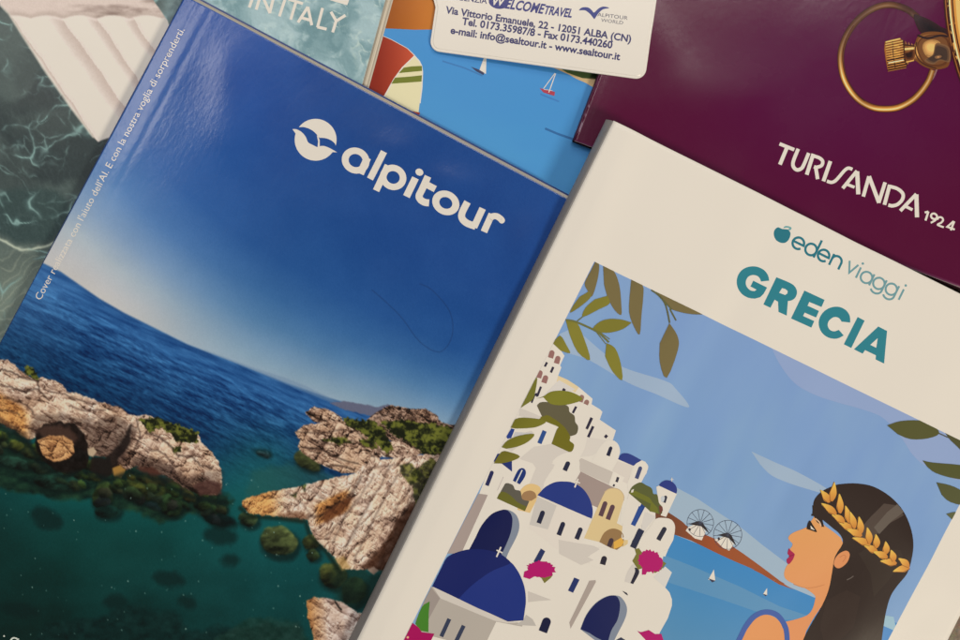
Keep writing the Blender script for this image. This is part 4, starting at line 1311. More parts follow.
# right-hand edge of the picture: through (941,540) and (888,640)
ex = np.array((941.0, 540.0))
FR[1] = tuple(ex + np.array((53.0, -100.0)) * 0.865)
FR[2] = (FR[1][0] - 0.468 * 470, FR[1][1] + 0.884 * 470)
FR[3] = (594.3 - 0.4495 * 470, 261.6 + 0.8932 * 470)


def sky_c(x, y):
    v = (-(x - 594) * 0.443 + (y - 262) * 0.896)
    u = ((x - 594) * 0.896 + (y - 262) * 0.443)
    t = np.clip(v / 300, 0, 1)[:, None]
    a, b, c_ = np.array((128, 156, 200.0)), np.array((124, 156, 194.0)), np.array((132, 162, 192.0))
    col = np.where(t < 0.5, a + (b - a) * t * 2, b + (c_ - b) * (t * 2 - 1))
    return col + (((fbm(u / 26, v / 120, 3, 3) - 0.5) * 12)[:, None])


def sea_c(x, y):
    v = (-(x - 700) * 0.443 + (y - 540) * 0.896)
    t = np.clip(v / 120, 0, 1)[:, None]
    return np.array((60, 130, 184.0)) * (1 - t) + np.array((92, 140, 172.0)) * t


panel_items = [([FR], sky_c, 0.8)]
q = K(720, 320, 4)
panel_items.append(([cat(q(200, 100, 240, 180, 300, 255, 380, 300, 470, 330, 560, 355, 640, 385, 690, 430, 730, 480, 770, 540, 830, 590, 940, 640)) + q(1200, 640, 1200, 380, 900, 380, 400, 150)], lambda x, y: np.stack([143 + 0 * x, 160 + 0 * x, 194 + 0 * x], -1), 1.6))
q = K(720, 430, 6.4)
panel_items.append(([cat(q(198, 136, 350, 206, 500, 272, 690, 380, 690, 412, 540, 372, 420, 332, 320, 285, 250, 215))], (156, 174, 192), 1.6))
q = K(480, 240, 3.2)
panel_items.append(([cat(q(300, 280, 345, 318, 400, 365, 460, 408, 590, 450, 625, 475, 668, 536, 560, 492, 470, 455, 350, 385, 262, 352, 255, 300))], (156, 174, 194), 1.6))
q = K(660, 480, 6.4)
panel_items.append(([q(40, 10, 100, 46, 240, 120, 330, 180, 500, 290, 660, 420, 900, 600, 1200, 780, 1200, 900, 700, 660, 0, 300)], (158, 176, 190), 1.6))
q = K(640, 440, 3)
sea = q(-120, 180, 60, 240, 100, 283, 200, 322, 300, 366, 420, 430, 520, 472, 640, 520, 820, 560, 820, 1500, -300, 1500)
panel_items += [([sea], sea_c, 2.2), ([q(70, 345, 160, 380, 300, 440, 420, 500, 540, 540, 420, 540, 250, 480, 60, 420)], (92, 142, 178), 2.7), ([q(700, 520, 760, 530, 770, 575, 700, 545)], (150, 182, 210), 2.9), ([q(700, 545, 770, 575, 770, 1400, 700, 1400)], (70, 132, 188), 2.8)]
pic = gre.art('picture_panel', panel_items, M_WHITE, cv, clip=FR)
tag(pic, 'drawn light blue sky with pale clouds over a blue sea')
q = K(660, 480, 6.4)
it = [([cat(q(-30, 160, 50, 205, 140, 265, 180, 300, 290, 350, 380, 388, 470, 430, 600, 520, 740, 625, 800, 670, 860, 704), 3) + q(760, 668, 700, 632, 600, 572, 480, 522, 350, 462, 200, 388, 100, 352, -30, 320)], lambda x, y: np.stack([112 + np.clip((x - 665) * 0.9, 0, 42), 66 + np.clip((x - 665) * 0.25, 0, 14), 44 + 0 * x], -1), 3.2)]
q9 = K(720, 560, 8)
it += [([q9(90, -10, 250, 70, 400, 120, 500, 180, 520, 192, 440, 168, 300, 96, 200, 45)], (150, 78, 46), 3.5)]
tag(gre.art('headland_print', it, M_WHITE, cv, clip=FR), 'drawn brown headland')
for (hx, hy, rx, roof, body) in ((257, 275, 85, (182, 282, 245, 262, 272, 272, 318, 345, 262, 296), (178, 302, 250, 272, 292, 330, 266, 386, 222, 374, 164, 324)),
                                 (432, 350, 91, (366, 352, 430, 336, 456, 352, 490, 425, 440, 372), (366, 376, 420, 356, 472, 408, 442, 452, 400, 432, 348, 380))):
    it = [([q(*body)], (226, 214, 198), 4), ([q(*roof)], (46, 38, 36), 4.5)]
    it += [(stroke([(660 + a / 6.4, 480 + b / 6.4) for a, b in ell(hx, hy, rx, rx * 1.02, 0, 32)], 0.42, closed=True), (70, 72, 86), 5)]
    for k in range(13):
        an = math.radians(10 + k * 360 / 13)
        it.append((stroke(q(hx, hy, hx + rx * math.cos(an), hy + rx * math.sin(an)), 0.42), (66, 68, 82), 5))
    it.append(([q(*sum([list(p) for p in ell(hx + (body[0] - hx) * 0.86, hy + (body[11] - hy) * 0.86, 8, 10, 0, 8)], []))], (60, 52, 56), 4.6))
    gre.art('windmill_print', it, M_WHITE, cv)
q = K(640, 440, 3)
for s in ((204, 419, 221, 388, 225, 421, 203, 414, 226, 422, 216, 427), (369, 462, 381, 444, 381, 465, 367, 461, 381, 465, 376, 469)):
    gre.art('sailboat_print', [([q(*s[:6])], (232, 228, 222), 3.4), ([q(*s[6:])], (60, 60, 80), 3.4)], M_WHITE, cv)

# ---- the drawn village
CR, S1, S2, MV = (227, 214, 197), (208, 196, 182), (196, 183, 169), (160, 140, 130)
NVY, DBL, DBD, TAN, TND, OLV, GRG, FLW, STL, WIN = (26, 32, 76), (40, 56, 122), (26, 34, 88), (216, 188, 136), (150, 116, 76), (112, 106, 30), (94, 88, 76), (176, 24, 100), (128, 134, 146), (40, 42, 62)
k1, k2, k3, k4, k5, k6, k7, k8 = K(430, 460, 6.4), K(520, 450, 6.4), K(590, 440, 6.4), K(480, 330, 6.4), K(500, 390, 6.4), K(400, 540, 6.4), K(500, 540, 6.4), K(580, 540, 6.4)
DN = (-0.447, 0.894)


def arch(q, bx, by, tx, ty, w, colr=WIN, layer=5, flat=False):
    """a window: foot and head of its axis in crop points, width in crop units"""
    (bx, by), (tx, ty), (ox, oy), (wx, wy) = q(bx, by)[0], q(tx, ty)[0], q(0, 0)[0], q(w, 0)[0]
    r = (wx - ox) / 2
    d = Vector((tx - bx, ty - by)).normalized()
    n = Vector((-d.y, d.x))
    b, t = Vector((bx, by)), Vector((tx, ty))
    if flat:
        P = [b - n * r, b + n * r, t + n * r, t - n * r]
    else:
        c = t - d * r
        P = [b - n * r, b + n * r] + [c + n * r * math.cos(a) + d * r * math.sin(a) for a in [math.pi * i / 8 for i in range(9)]]
    return ([[tuple(p) for p in P]], colr, layer)


base = ([(540, 335), (556, 343)] + k4(540, 165, 512, 226, 520, 240, 500, 292, 560, 318, 632, 365, 720, 440, 714, 475, 768, 508)
        + k5(655, 140, 638, 190, 740, 258, 716, 334, 745, 350, 762, 385) + k3(150, 0, 176, 22, 190, 60, 184, 100, 182, 120, 330, 130, 355, 140, 371, 172, 364, 212, 320, 275, 380, 340, 430, 350, 425, 310, 440, 296, 556, 340, 552, 350, 490, 482, 480, 498, 512, 505, 535, 530, 545, 562, 530, 640)
        + k8(590, 0, 545, 108, 520, 160, 545, 170, 575, 185, 588, 208, 545, 305, 572, 335, 588, 380, 588, 420, 562, 500, 510, 592, 500, 640, 460, 2200, -1600, 2200))
v = [([base], CR, 3)]
# shaded walls
v += [([k5(512, 430, 590, 420, 720, 330, 560, 300, 540, 380)], (216, 204, 189), 3.5),
      ([k5(520, 436, 700, 515, 722, 525, 696, 602, 512, 520, 505, 450)], S2, 4),
      ([k5(516, 522, 760, 640, 740, 760, 640, 760, 500, 700, 480, 590)], MV, 4.2),
      ([k5(130, 115, 262, 170, 250, 200, 120, 165)], S1, 4), ([k5(200, 260, 215, 275, 75, 395, 40, 375, 100, 290)], S1, 3.6),
      ([k5(215, 365, 335, 345, 470, 405, 330, 470, 370, 490, 300, 560, 270, 640, 190, 600, 230, 500, 210, 470, 125, 440)], (209, 197, 183), 4),
      ([k4(505, 320, 610, 380, 560, 400, 430, 420, 400, 425)], (213, 203, 192), 4), ([k4(500, 292, 560, 318, 632, 365, 610, 400, 490, 330)], (222, 198, 154), 4.3)]
v += [([k2(570, 230, 605, 135, 570, 215, 520, 200)], S1, 4.0)]
v += [([k3(175, 135, 275, 165, 240, 280, 190, 260, 185, 225, 140, 195)], (214, 201, 186), 4)]
# little holes on the top house
for bx, by, tx, ty in ((450, 178, 464, 130), (488, 214, 502, 166), (374, 306, 388, 258), (408, 338, 424, 290)):
    v.append(arch(k4, bx, by, tx, ty, 34, (150, 106, 98), 5))
for bx, by, tx, ty, w in ((414, 234, 428, 206, 14), (453, 272, 468, 236, 15), (366, 424, 390, 362, 14), (330, 466, 352, 408, 11), (356, 422, 368, 408, 22), (594, 532, 616, 490, 15), (686, 626, 714, 562, 17), (532, 390, 542, 376, 20)):
    v.append(arch(k4, bx, by, tx, ty, w, (52, 46, 62), 5, True))
for bx, by, tx, ty in ((642, 460, 656, 416), (676, 476, 690, 448)):
    v.append(arch(k4, bx, by, tx, ty, 30, (150, 110, 100), 6))
# right hand row
for bx, by, tx, ty, w in ((554, 250, 588, 178, 17), (564, 302, 596, 232, 17), (670, 304, 684, 288, 18)):
    v.append(arch(k5, bx, by, tx, ty, w, (52, 46, 62), 5, True))
v += [([cat(k5(598, 440, 620, 395, 650, 350, 690, 328, 730, 338, 760, 375, 764, 410, 740, 460, 704, 516), 3)], (230, 217, 200), 4.6), arch(k5, 690, 418, 710, 360, 24, WIN, 5)]
v += [([cat(k5(280, 600, 300, 560, 340, 500, 350, 470, 335, 460, 370, 425, 430, 400, 480, 410, 506, 450, 508, 500, 480, 600), 3) + k5(440, 640, 280, 640)], (230, 217, 200), 4.6), arch(k5, 414, 516, 440, 458, 30, WIN, 5)]
v += [arch(k5, 252, 342, 286, 262, 28, (46, 76, 132), 5, True), ([k5(48, 312, 40, 300, 72, 246, 94, 252, 72, 308)], (44, 64, 130), 5), ([k5(96, 270, 215, 275, 150, 290, 84, 300)], (196, 190, 186), 4.1)]
v += [([k1(525, 75, 460, 24, 400, 8, 430, -40, 505, -40, 524, 10)], (40, 52, 108), 4.8)]
# arched double window and slit, left
v += [([cat(k1(530, 132, 560, 70, 584, 52, 606, 58, 614, 84, 600, 120, 574, 156), 3)], (34, 52, 108), 5), (stroke(k1(590, 64, 550, 146), 1.2), (214, 208, 206), 6),
      arch(k1, 364, 164, 400, 70, 25, (44, 46, 84), 5), (stroke(k1(470, 108, 432, 194), 0.6), (196, 180, 170), 5)]
v += [([k1(310, 216, 370, 224, 200, 600, 112, 600)], (166, 148, 138), 5)]
# garden and brown arch
v += [([cat(k1(560, 220, 600, 170, 650, 152, 700, 170, 712, 200), 3) + k1(640, 340, 560, 320)], (220, 184, 124), 5), ([cat(k1(580, 240, 600, 208, 640, 196, 672, 210, 682, 240), 3) + k1(650, 262, 600, 262)], (158, 120, 82), 5.6)]
v += [([cat(k1(430, 246, 470, 170, 490, 148, 530, 160, 545, 190, 580, 200, 590, 250, 636, 264), 3) + k1(608, 328)], GRG, 6), ([cat(k1(428, 246, 452, 205, 490, 210, 530, 240, 560, 270, 600, 290, 618, 300), 3) + k1(606, 328)], (104, 100, 40), 6.5)]
# middle church
v += [([k2(112, 294, 460, 440, 420, 560, 380, 640, 240, 640, 60, 500)], (222, 209, 193), 5), ([k2(112, 294, 238, 350, 178, 510, 62, 480)], (200, 190, 178), 5.4)]
v += [([cat(k2(112, 290, 160, 240, 220, 208, 280, 202, 340, 210, 400, 246, 440, 300, 462, 360, 466, 405, 460, 442), 4)], DBL, 6)]
v += [(stroke(cat(k2(112, 294, 290, 378, 460, 444)), 1.0), (226, 214, 200), 6.4), (stroke(k2(372, 184, 350, 240), 1.5), (238, 228, 216), 7), (stroke(k2(350, 198, 384, 212), 1.3), (238, 228, 216), 7.3)]
for bx, by, tx, ty in ((120, 470, 150, 390), (248, 546, 280, 462), (362, 572, 392, 498)):
    v.append(arch(k2, bx, by, tx, ty, 30, WIN, 6.5))
# ochre chapel
v += [([cat(k2(410, 566, 470, 430, 528, 300, 556, 258, 600, 246, 640, 258, 662, 290, 662, 330), 3) + k2(620, 470, 660, 490, 690, 530, 690, 600, 660, 620, 510, 590)], TAN, 5.6)]
v += [(stroke(cat(k2(540, 270, 568, 250, 604, 246, 640, 258, 664, 292, 664, 326)), 0.8), (196, 168, 130), 5.9)]
for bx, by, tx, ty in ((516, 424, 550, 330), (562, 446, 598, 352)):
    v.append(arch(k2, bx, by, tx, ty, 30, (92, 66, 72), 6.4))
v += [([cat(k2(508, 590, 540, 530, 590, 504, 640, 516, 664, 552, 660, 610), 3) + k2(620, 640, 580, 628)], TND, 6.4), ([k2(600, 590, 650, 560, 664, 590, 650, 616, 600, 636)], (222, 168, 74), 6.8), arch(k2, 570, 620, 590, 566, 30, (70, 54, 60), 7)]
v += [([k2(660, 300, 768, 350, 768, 420, 700, 560, 690, 500, 640, 460)], (222, 214, 204), 5.5), arch(k2, 722, 482, 790, 350, 30, (44, 66, 124), 6.4, True), arch(k2, 722, 626, 776, 510, 40, (44, 46, 66), 6.4, True)]
# upper right: arch house, barrel roof, chapels
v += [([cat(k3(10, 135, 60, 50, 100, 5, 140, 0, 174, 20, 190, 60, 184, 100, 134, 192), 3)], (230, 218, 202), 5), arch(k3, 114, 100, 134, 42, 23, WIN, 6)]
v += [([cat(k3(178, 122, 196, 92, 222, 84, 260, 92, 330, 130), 3) + k3(290, 160, 276, 165)], (46, 60, 124), 5.6), ([cat(k3(238, 282, 262, 220, 282, 165, 310, 138, 342, 136, 368, 158, 370, 190, 330, 270), 3) + k3(250, 340)], (230, 218, 202), 6), arch(k3, 298, 248, 326, 170, 25, (66, 74, 110), 6.5)]
v += [([k3(148, 200, 220, 240, 190, 310, 122, 280)], (228, 216, 200), 5.6), arch(k3, 170, 270, 180, 238, 17, (60, 56, 66), 6, True), arch(k3, 150, 298, 156, 284, 12, (60, 56, 66), 6, True)]
v += [([cat(k3(248, 340, 270, 300, 320, 272, 360, 290, 395, 310, 405, 345, 430, 350, 440, 400, 462, 430, 460, 470), 3) + k3(440, 474, 380, 452)], (92, 94, 52), 6.6), ([cat(k3(250, 342, 280, 325, 330, 345, 380, 370, 400, 400, 430, 430), 3) + k3(440, 470, 380, 456, 388, 408)], (112, 112, 44), 6.9), ([k3(440, 420, 462, 425, 466, 450, 446, 474)], (112, 62, 52), 7.1), ([k3(266, 322, 282, 314, 276, 336, 262, 338)], (228, 218, 200), 7.1)]
v += [([k3(424, 300, 440, 292, 556, 342, 486, 492, 452, 482, 462, 440, 440, 400)], (230, 218, 202), 6.2), ([cat(k3(440, 292, 455, 272, 484, 258, 520, 264, 546, 288, 556, 316, 552, 344), 3)], (50, 60, 124), 6.8), arch(k3, 472, 400, 486, 356, 22, (50, 50, 64), 7), ([cat(k3(456, 396, 452, 372, 464, 358, 478, 368, 470, 396), 3)], (196, 196, 200), 7.3), (stroke(k3(524, 240, 522, 266), 0.7), (222, 228, 232), 7), (stroke(k3(516, 250, 534, 254), 0.6), (222, 228, 232), 7.3)]
v += [([k3(250, 342, 390, 408, 330, 540, 270, 620, 240, 640, 200, 640, 215, 480)], (226, 215, 200), 6.1), arch(k3, 274, 546, 326, 428, 27, (48, 76, 138), 7, True), arch(k3, 284, 660, 332, 574, 36, (44, 48, 70), 7, True)]
v += [([cat(k3(310, 640, 380, 560, 420, 505, 470, 498, 520, 510, 544, 556, 532, 640), 3) + k3(500, 700, 330, 760)], (230, 218, 202), 6.3), arch(k3, 436, 640, 482, 558, 30, (46, 46, 60), 7)]
v += [([k3(350, 460, 420, 490, 330, 600, 330, 540)], (212, 202, 190), 6.4)]
# lower right block
v += [([cat(k8(286, 268, 300, 215, 330, 165, 350, 160, 372, 190, 378, 215, 340, 282), 3)], (208, 197, 184), 5), ([cat(k8(322, 276, 352, 205, 350, 178, 372, 186, 378, 214, 340, 283), 3)], (44, 42, 56), 5.6)]
v += [([k8(545, 170, 588, 208, 545, 305, 470, 240)], (214, 206, 198), 5), ([cat(k8(270, 326, 300, 340, 306, 356, 290, 346), 2)], (40, 42, 56), 5)]
v += [([cat(k8(2, 572, 40, 480, 100, 405, 170, 362, 230, 356, 268, 372, 300, 430, 290, 500, 240, 600, 200, 680), 4) + k8(120, 660)], STL, 5.2), ([cat(k8(4, 572, 40, 484, 100, 408, 170, 364, 226, 357, 250, 385, 256, 430, 240, 510, 200, 580, 176, 660), 4) + k8(100, 622, 60, 596)], (28, 34, 80), 5.8), ([k8(230, 640, 262, 622, 290, 640, 270, 690)], (60, 62, 80), 5.8)]
for bx, by, tx, ty in ((144, 158, 160, 104), ):
    v.append(arch(k8, bx, by, tx, ty, 36, (46, 42, 52), 5.6))
v += [([cat(k8(60, 100, 90, 60, 150, 48, 200, 70, 215, 110, 190, 200), 3) + k8(60, 160)], (230, 217, 200), 5.2)]
v += [([k8(-10, 410, 60, 262, 100, 258, 102, 270, -60, 570, -68, 530)], (170, 154, 142), 5)]
v += [([k7(375, 0, 600, 40, 640, 60, 560, 110, 600, 130, 520, 162, 380, 90)], (206, 194, 180), 5.6), ([k7(180, 400, 180, 330, 330, 386, 250, 392)], (200, 188, 174), 5), ([k7(150, 515, 168, 480, 210, 510, 232, 552, 100, 545)], (186, 176, 164), 5)]
v += [([k7(436, 326, 476, 242, 510, 256, 468, 340)], (40, 52, 100), 5.6), ([k7(215, 140, 262, 56, 290, 74, 246, 160)], (42, 52, 92), 5.6), arch(k7, 274, 590, 308, 500, 56, (28, 30, 58), 5.6)]
# great dome in front
v += [([cat(k1(248, 580, 290, 500, 330, 420, 390, 350, 450, 322, 500, 320, 550, 350, 572, 410, 560, 480, 500, 600, 480, 660), 4)], STL, 5), ([cat(k1(248, 580, 290, 500, 330, 420, 390, 350, 450, 322, 490, 320, 518, 346, 528, 390, 516, 470, 480, 560, 440, 640), 4)], (20, 26, 72), 5.5)]
v += [([k6(200, 300, 700, 525, 790, 536, 760, 600, 520, 720, 120, 720, 60, 640, 150, 420)], (178, 166, 152), 4.6), ([k6(200, 305, 256, 375, 182, 510, 100, 520, 160, 380)], (156, 142, 132), 5), ([k6(206, 296, 420, 395, 690, 520, 760, 530, 690, 534, 610, 520, 260, 376)], (206, 194, 180), 5.2), ([k6(616, 524, 800, 560, 800, 760, 500, 760)], CR, 5.1)]
dome = cat(k6(206, 298, 260, 190, 300, 115, 360, 82, 440, 62, 540, 62, 640, 90, 710, 145, 760, 210, 796, 300, 806, 390, 798, 460, 790, 516), 4) + k6(690, 523, 400, 390)
v += [([dome], (24, 34, 92), 6.2), ([cat(k6(375, 378, 430, 320, 500, 260, 590, 200, 690, 160, 716, 150, 762, 215, 796, 302, 805, 390, 797, 460, 789, 514), 4) + k6(692, 520, 500, 438)], (34, 50, 118), 6.7)]
v += [(stroke(k6(646, 46, 618, 110), 1.5), (238, 230, 220), 7.4), (stroke(k6(618, 66, 656, 84), 1.3), (238, 230, 220), 7.7)]
v += [arch(k6, 264, 618, 316, 506, 26, (56, 62, 82), 5.6, True), arch(k6, 358, 650, 408, 548, 26, (56, 62, 82), 5.6, True), ([k6(180, 610, 300, 640, 300, 760, 100, 760)], CR, 5.7)]
vill = gre.art('village_print', v, M_WHITE, cv, clip=FR)
tag(vill, 'drawn white village with blue domes climbing a slope')


def flower(q, cx, cy, rx, ry, rot, seed, leaf):
    rnd = random.Random(seed)
    o = []
    n = 46
    P = []
    for i in range(n):
        k = 1 + (0.05 if i % 2 else -0.05) + rnd.uniform(-0.09, 0.09)
        a = 2 * math.pi * i / n
        P.append((rx * k * math.cos(a), ry * k * math.sin(a)))
    c, s = math.cos(math.radians(rot)), math.sin(math.radians(rot))
    o.append(([[q(cx + x * c - y * s, cy + x * s + y * c)[0] for x, y in P]], FLW, 7.6))
    for L in leaf:
        o.insert(0, ([q(*L)], (120, 112, 52), 7.2))
    return o


it = flower(k7, 262, 190, 88, 52, 6, 2, [(225, 225, 300, 215, 340, 225, 325, 245, 285, 278, 265, 245)]) + [([k7(150, 240, 155, 205, 190, 190, 220, 235, 190, 252)], FLW, 7.7)]
gre.art('flower_print', it, M_WHITE, cv)
it = flower(k8, 452, 138, 82, 66, 30, 3, [(335, 135, 360, 90, 350, 60, 376, 52, 420, 110, 400, 180, 372, 190), (470, 205, 520, 130, 552, 150, 520, 190, 480, 212)]) + [([k8(398, 180, 440, 180, 420, 222, 396, 222)], FLW, 7.7)]
gre.art('flower_print', it, M_WHITE, cv)
it = [([k8(366, 582, 390, 590, 440, 576, 480, 602, 520, 600, 540, 660, 560, 720, 400, 720, 420, 640)], FLW, 7.6)]
gre.art('flower_print', it, M_WHITE, cv, clip=FR)
it = [([cat(k6(98, 535, 140, 430, 180, 400, 190, 400, 184, 470, 182, 590), 3) + k6(130, 580)], (70, 124, 42), 7), ([k6(20, 640, 80, 530, 120, 560, 140, 590, 220, 600, 190, 660, 150, 720, -40, 720)], (164, 18, 84), 7.6), ([[k6(*p)[0] for p in ell(50, 622, 8, 8, 0, 8)]], (226, 170, 130), 8)]
gre.art('flower_print', it, M_WHITE, cv, clip=FR)

# ---- olive branches
OL1, OL2 = (124, 116, 52), (116, 104, 60)


def two(c0, c1, ax, span):
    """a leaf tint that shifts along its length"""
    def f(x, y):
        t = np.clip(((x - ax[0]) * span[0] + (y - ax[1]) * span[1]) / (span[0] ** 2 + span[1] ** 2), 0, 1)[:, None]
        return np.array(c0, float) + (np.array(c1, float) - np.array(c0, float)) * t
    return f


q = K(540, 250, 6.4)
qb = K(480, 240, 3.2)
q2 = K(620, 250, 6.4)
A1, A2 = (112, 98, 62), (124, 116, 46)
lf = [(cat(q(355, 72, 378, 90, 374, 160, 352, 250, 328, 300, 305, 262, 285, 214, 318, 145), 3), A1), (cat(q(404, 96, 470, 130, 508, 225, 520, 350, 519, 415, 480, 388, 436, 312, 410, 220), 3), A1),
      (cat(q(584, 188, 655, 222, 660, 300, 648, 420, 637, 540, 602, 494, 570, 400, 574, 290), 3), A1), (cat(q(312, 264, 327, 296, 275, 348, 192, 402, 215, 350, 255, 298), 3), (122, 112, 50)),
      (cat(q(432, 293, 445, 342, 375, 380, 273, 428, 290, 370, 350, 316), 3), (126, 118, 46)), (cat(q(586, 464, 530, 505, 450, 528, 378, 526, 336, 504, 390, 455, 460, 440, 530, 447), 3), A2),
      (cat(qb(273, 254, 308, 262, 334, 318, 352, 384, 312, 358, 286, 302), 3), A2), (cat(qb(232, 330, 256, 306, 276, 336, 288, 362, 258, 354), 3), A2), (cat(qb(404, 330, 432, 346, 450, 395, 454, 449, 422, 418, 400, 372), 3), A2),
      (cat(qb(605, 266, 630, 306, 632, 350, 596, 441, 574, 392, 574, 330), 3), A1), (cat(q2(196, 254, 330, 312, 440, 366, 534, 408, 455, 410, 380, 396, 320, 374, 285, 330), 3), A1),
      (cat(k4(258, 500, 300, 400, 362, 302, 358, 370, 340, 440, 300, 472), 3), (116, 112, 44)), (cat(k4(352, 440, 405, 425, 450, 396, 520, 388, 590, 400, 658, 440, 600, 468, 520, 482, 450, 472, 405, 430), 3), (118, 114, 40)),
      (cat(k5(60, 240, 100, 186, 180, 178, 296, 198, 240, 234, 170, 244, 100, 246), 3), (112, 106, 36)), (cat(k5(10, 366, 50, 322, 130, 290, 220, 282, 180, 330, 110, 362, 40, 376), 3), (112, 106, 36)),
      (cat(k5(-40, 470, 10, 396, 70, 400, 128, 426, 70, 456, 10, 470), 3), (110, 102, 36))]
q = K(720, 320, 4)
qc = K(640, 440, 3)
rt = [(cat(q(666, 421, 720, 404, 800, 402, 848, 420, 876, 453, 830, 473, 760, 476, 708, 456), 3), (86, 84, 46)), (cat(q(896, 446, 940, 464, 985, 500, 990, 545, 950, 508, 920, 480), 3), (80, 78, 46)),
      (cat(q(808, 561, 850, 570, 960, 580, 1040, 596, 1040, 640, 940, 634, 862, 612, 828, 588), 3), (82, 82, 44)), (cat(qc(888, 127, 930, 136, 968, 156, 985, 196, 930, 186, 904, 164), 3), (82, 82, 48)), (cat(qc(918, 222, 945, 216, 975, 222, 935, 238), 3), (90, 92, 60))]
it = [([P], two(c, tuple(v * 1.06 for v in c), P[0], (8, 8)), 8 + 0.07 * i) for i, (P, c) in enumerate(lf)]
q = K(540, 250, 6.4)
for s, w in (((165, 448, 215, 456, 300, 490, 375, 530, 440, 590), 1.9), ((275, 425, 236, 456), 1.0), ((375, 520, 445, 570), 0.9), ((345, 505, 420, 600), 0.9)):
    it.append((stroke(cat(q(*s)), w), (110, 108, 56), 8.8))
for s, w in (((200, 256, 246, 290, 290, 350, 316, 466), 1.6), ((318, 378, 356, 450), 1.5), ((230, 270, 330, 380), 1.5)):
    it.append((stroke(cat(q2(*s)), w), (98, 96, 60), 8.8))
tag(gre.art('olive_branch_print', it, M_WHITE, cv, clip=FR), 'drawn olive branch in the upper left of the picture')
it = [([cat(k5(236, 100, 262, 78, 330, 80, 430, 100, 445, 140, 476, 165, 482, 205, 500, 235, 490, 280, 450, 296), 4) + k5(400, 240, 310, 190, 268, 168)], (98, 90, 66), 7.2), ([cat(k5(330, 345, 362, 256, 372, 236, 300, 205, 258, 172, 330, 176, 400, 225, 430, 262, 450, 300, 446, 325, 474, 350, 462, 390, 440, 396), 3)], (112, 104, 32), 7.5), ([cat(k5(250, 186, 300, 160, 340, 186, 300, 205), 3)], (112, 104, 32), 7.7)]
gre.art('bush_print', it, M_WHITE, cv)
it = [([P], c, 8 + 0.07 * i) for i, (P, c) in enumerate(rt)]
q = K(720, 320, 4)
it += [(stroke(q(872, 452, 930, 478), 1.0), (80, 76, 56), 8.7)]
tag(gre.art('olive_branch_print', it, M_WHITE, cv, clip=FR), 'drawn olive leaves at the right edge of the picture')

# ---- the drawn woman
SK, HR = (222, 147, 90), (46, 33, 29)
q = K(640, 440, 3)
p = K(770, 500, 4.57)
w8 = K(720, 560, 8)
hair = cat(q(516, 226, 518, 200, 524, 176, 545, 154, 575, 139, 600, 132, 650, 130, 700, 140, 750, 170, 788, 212, 810, 262, 818, 310, 813, 356, 800, 400, 770, 438, 750, 470, 736, 520, 726, 590, 720, 650), 4) + q(690, 1000, 420, 1400, 330, 1300) + cat(q(470, 680, 486, 610, 510, 560, 545, 500, 566, 450, 576, 400, 585, 350, 608, 310, 600, 284, 575, 262, 548, 240), 3)
skin = cat(p(196, 62, 205, 66, 190, 92, 172, 112), 3) + cat(p(170, 122, 150, 132, 120, 143, 100, 153, 87, 164, 83, 176, 90, 187, 102, 199, 100, 212, 92, 222, 84, 240, 98, 256, 92, 284, 78, 298, 68, 318, 64, 342, 74, 364, 110, 384, 160, 404, 204, 436, 206, 460, 194, 500, 170, 528, 120, 546, 96, 552), 3) + p(60, 560, 0, 2200, 100, 2200, 150, 660, 166, 600, 200, 540, 248, 470, 274, 410, 282, 345, 292, 300, 306, 268, 322, 236, 334, 200, 322, 172, 290, 146, 250, 118, 228, 92)
it = [([skin], lambda x, y: np.stack([221 + 0 * x, 148 - np.clip((y - 580) * 0.1, -6, 4), 92 + 0 * x], -1), 4.2)]
it += [([cat(w8(168, 642, 200, 580, 240, 520, 290, 466, 360, 438, 430, 455, 480, 500, 508, 570, 518, 650), 4) + w8(518, 3000, -500, 3000)], SK, 4.4)]
it += [([w8(100, 780, 540, 720, 640, 780, 760, 740, 600, 3000, -700, 3000)], (66, 92, 156), 4.7)]
it += [([hair], HR, 5)]
it += [([q(640, 290, 690, 230, 730, 190, 765, 195, 790, 225, 745, 250, 700, 290, 690, 320)], (78, 64, 56), 5.4), ([q(770, 192, 790, 215, 750, 245, 716, 282, 700, 262, 740, 215)], (98, 86, 76), 5.6)]
it += [([q(655, 340, 690, 318, 780, 330, 790, 360, 745, 420, 700, 470, 690, 400)], (52, 40, 34), 5.3), ([q(560, 480, 620, 450, 660, 470, 640, 560, 560, 640, 540, 560)], (52, 38, 33), 5.3), (stroke(cat(q(620, 420, 632, 414, 640, 408)), 1.0), (98, 86, 78), 5.7)]
it += [([q(516, 196, 528, 200, 545, 232, 552, 262, 530, 246, 518, 222)], HR, 5.8)]
it += [([cat(p(298, 268, 318, 244, 348, 232, 364, 248, 354, 282, 330, 306, 308, 312, 292, 296), 4, True)], (216, 140, 88), 6)]
it += [(stroke(cat(p(318, 262, 338, 252, 346, 262, 332, 284)), 0.5), (190, 112, 68), 6.5)]
it += [([cat(p(86, 220, 96, 232, 110, 244, 112, 252, 104, 272, 88, 292, 78, 288, 76, 272, 88, 258, 80, 246, 82, 232), 3)], (166, 32, 74), 6), (stroke(p(86, 258, 108, 250), 0.5), (110, 16, 50), 6.5)]
it += [([cat(p(166, 132, 172, 104, 182, 94, 194, 112, 214, 146, 190, 140), 3)], (38, 28, 26), 6), ([p(184, 116, 204, 138, 186, 132)], (236, 230, 222), 6.5), ([[p(*c)[0] for c in ell(188, 124, 6, 7, 0, 10)]], (36, 24, 22), 6.8)]
it += [(stroke(cat(p(188, 68, 210, 72, 228, 92, 240, 122)), 1.9), (44, 32, 30), 6.2), (stroke(cat(p(206, 84, 224, 100, 232, 118)), 1.2), (232, 180, 140), 6.6)]
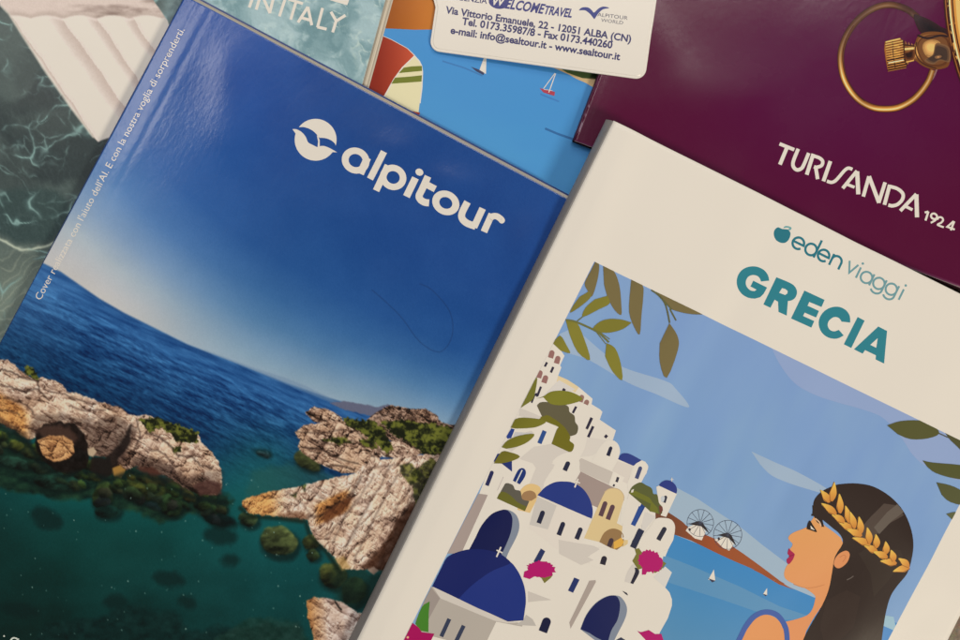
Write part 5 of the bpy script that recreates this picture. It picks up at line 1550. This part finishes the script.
it += [(stroke(cat(p(108, 386, 160, 402, 206, 400, 250, 388)), 0.7), (208, 136, 84), 6.0)]
strap = cat(w8(140, 660, 160, 620, 205, 530, 260, 462, 325, 424, 395, 418, 460, 444, 505, 500, 532, 570, 540, 700), 4)
it += [(stroke(strap, 5.2), (66, 92, 156), 6)]
wm = gre.art('woman_print', it, M_WHITE, cv, clip=FR)
tag(wm, 'drawn dark haired woman in profile with a blue strap')
q = K(800, 470, 5.333)
lv = ((158, 172, 106, 106), (168, 168, 180, 62), (194, 234, 110, 177), (214, 232, 206, 124), (238, 276, 166, 238), (264, 282, 238, 188), (276, 314, 204, 280), (292, 312, 262, 220), (330, 350, 246, 316), (326, 340, 310, 246),
      (374, 396, 276, 362), (372, 392, 354, 304), (412, 436, 338, 402), (408, 416, 400, 340), (466, 466, 390, 436), (458, 448, 452, 378), (514, 496, 424, 486), (500, 486, 480, 424), (582, 516, 492, 542), (580, 512, 520, 470))
it = []
for i, (bx, by, tx, ty) in enumerate(lv):
    (x0, y0), (x1, y1) = q(bx, by)[0], q(tx, ty)[0]
    d = Vector((x1 - x0, y1 - y0))
    n = Vector((-d.y, d.x)).normalized() * 3.7
    b = Vector((x0, y0))
    P = [b, b + d * 0.18 + n * 0.72, b + d * 0.42 + n, b + d * 0.7 + n * 0.7, b + d, b + d * 0.68 - n * 0.55, b + d * 0.4 - n * 0.95, b + d * 0.15 - n * 0.7]
    P = cat([tuple(v) for v in P], 3, True)
    it.append(([[tuple(v) for v in P]], two((198, 124, 52), (240, 190, 84), (x0, y0), tuple(d)), 7 + 0.1 * (i % 5)))
    e = n * 0.85
    it.append((stroke([(x0 - e.x * .6, y0 - e.y * .6), (x0 + d.x * .45 - e.x, y0 + d.y * .45 - e.y), (x1, y1)], 0.5), (132, 74, 36), 7.55))
tag(gre.art('laurel_wreath_print', it, M_WHITE, cv), 'drawn golden laurel wreath')

for o in list(COL.objects):
    if o.parent and o.type == 'MESH' and 'label' not in o:
        pass
bpy.context.view_layer.update()
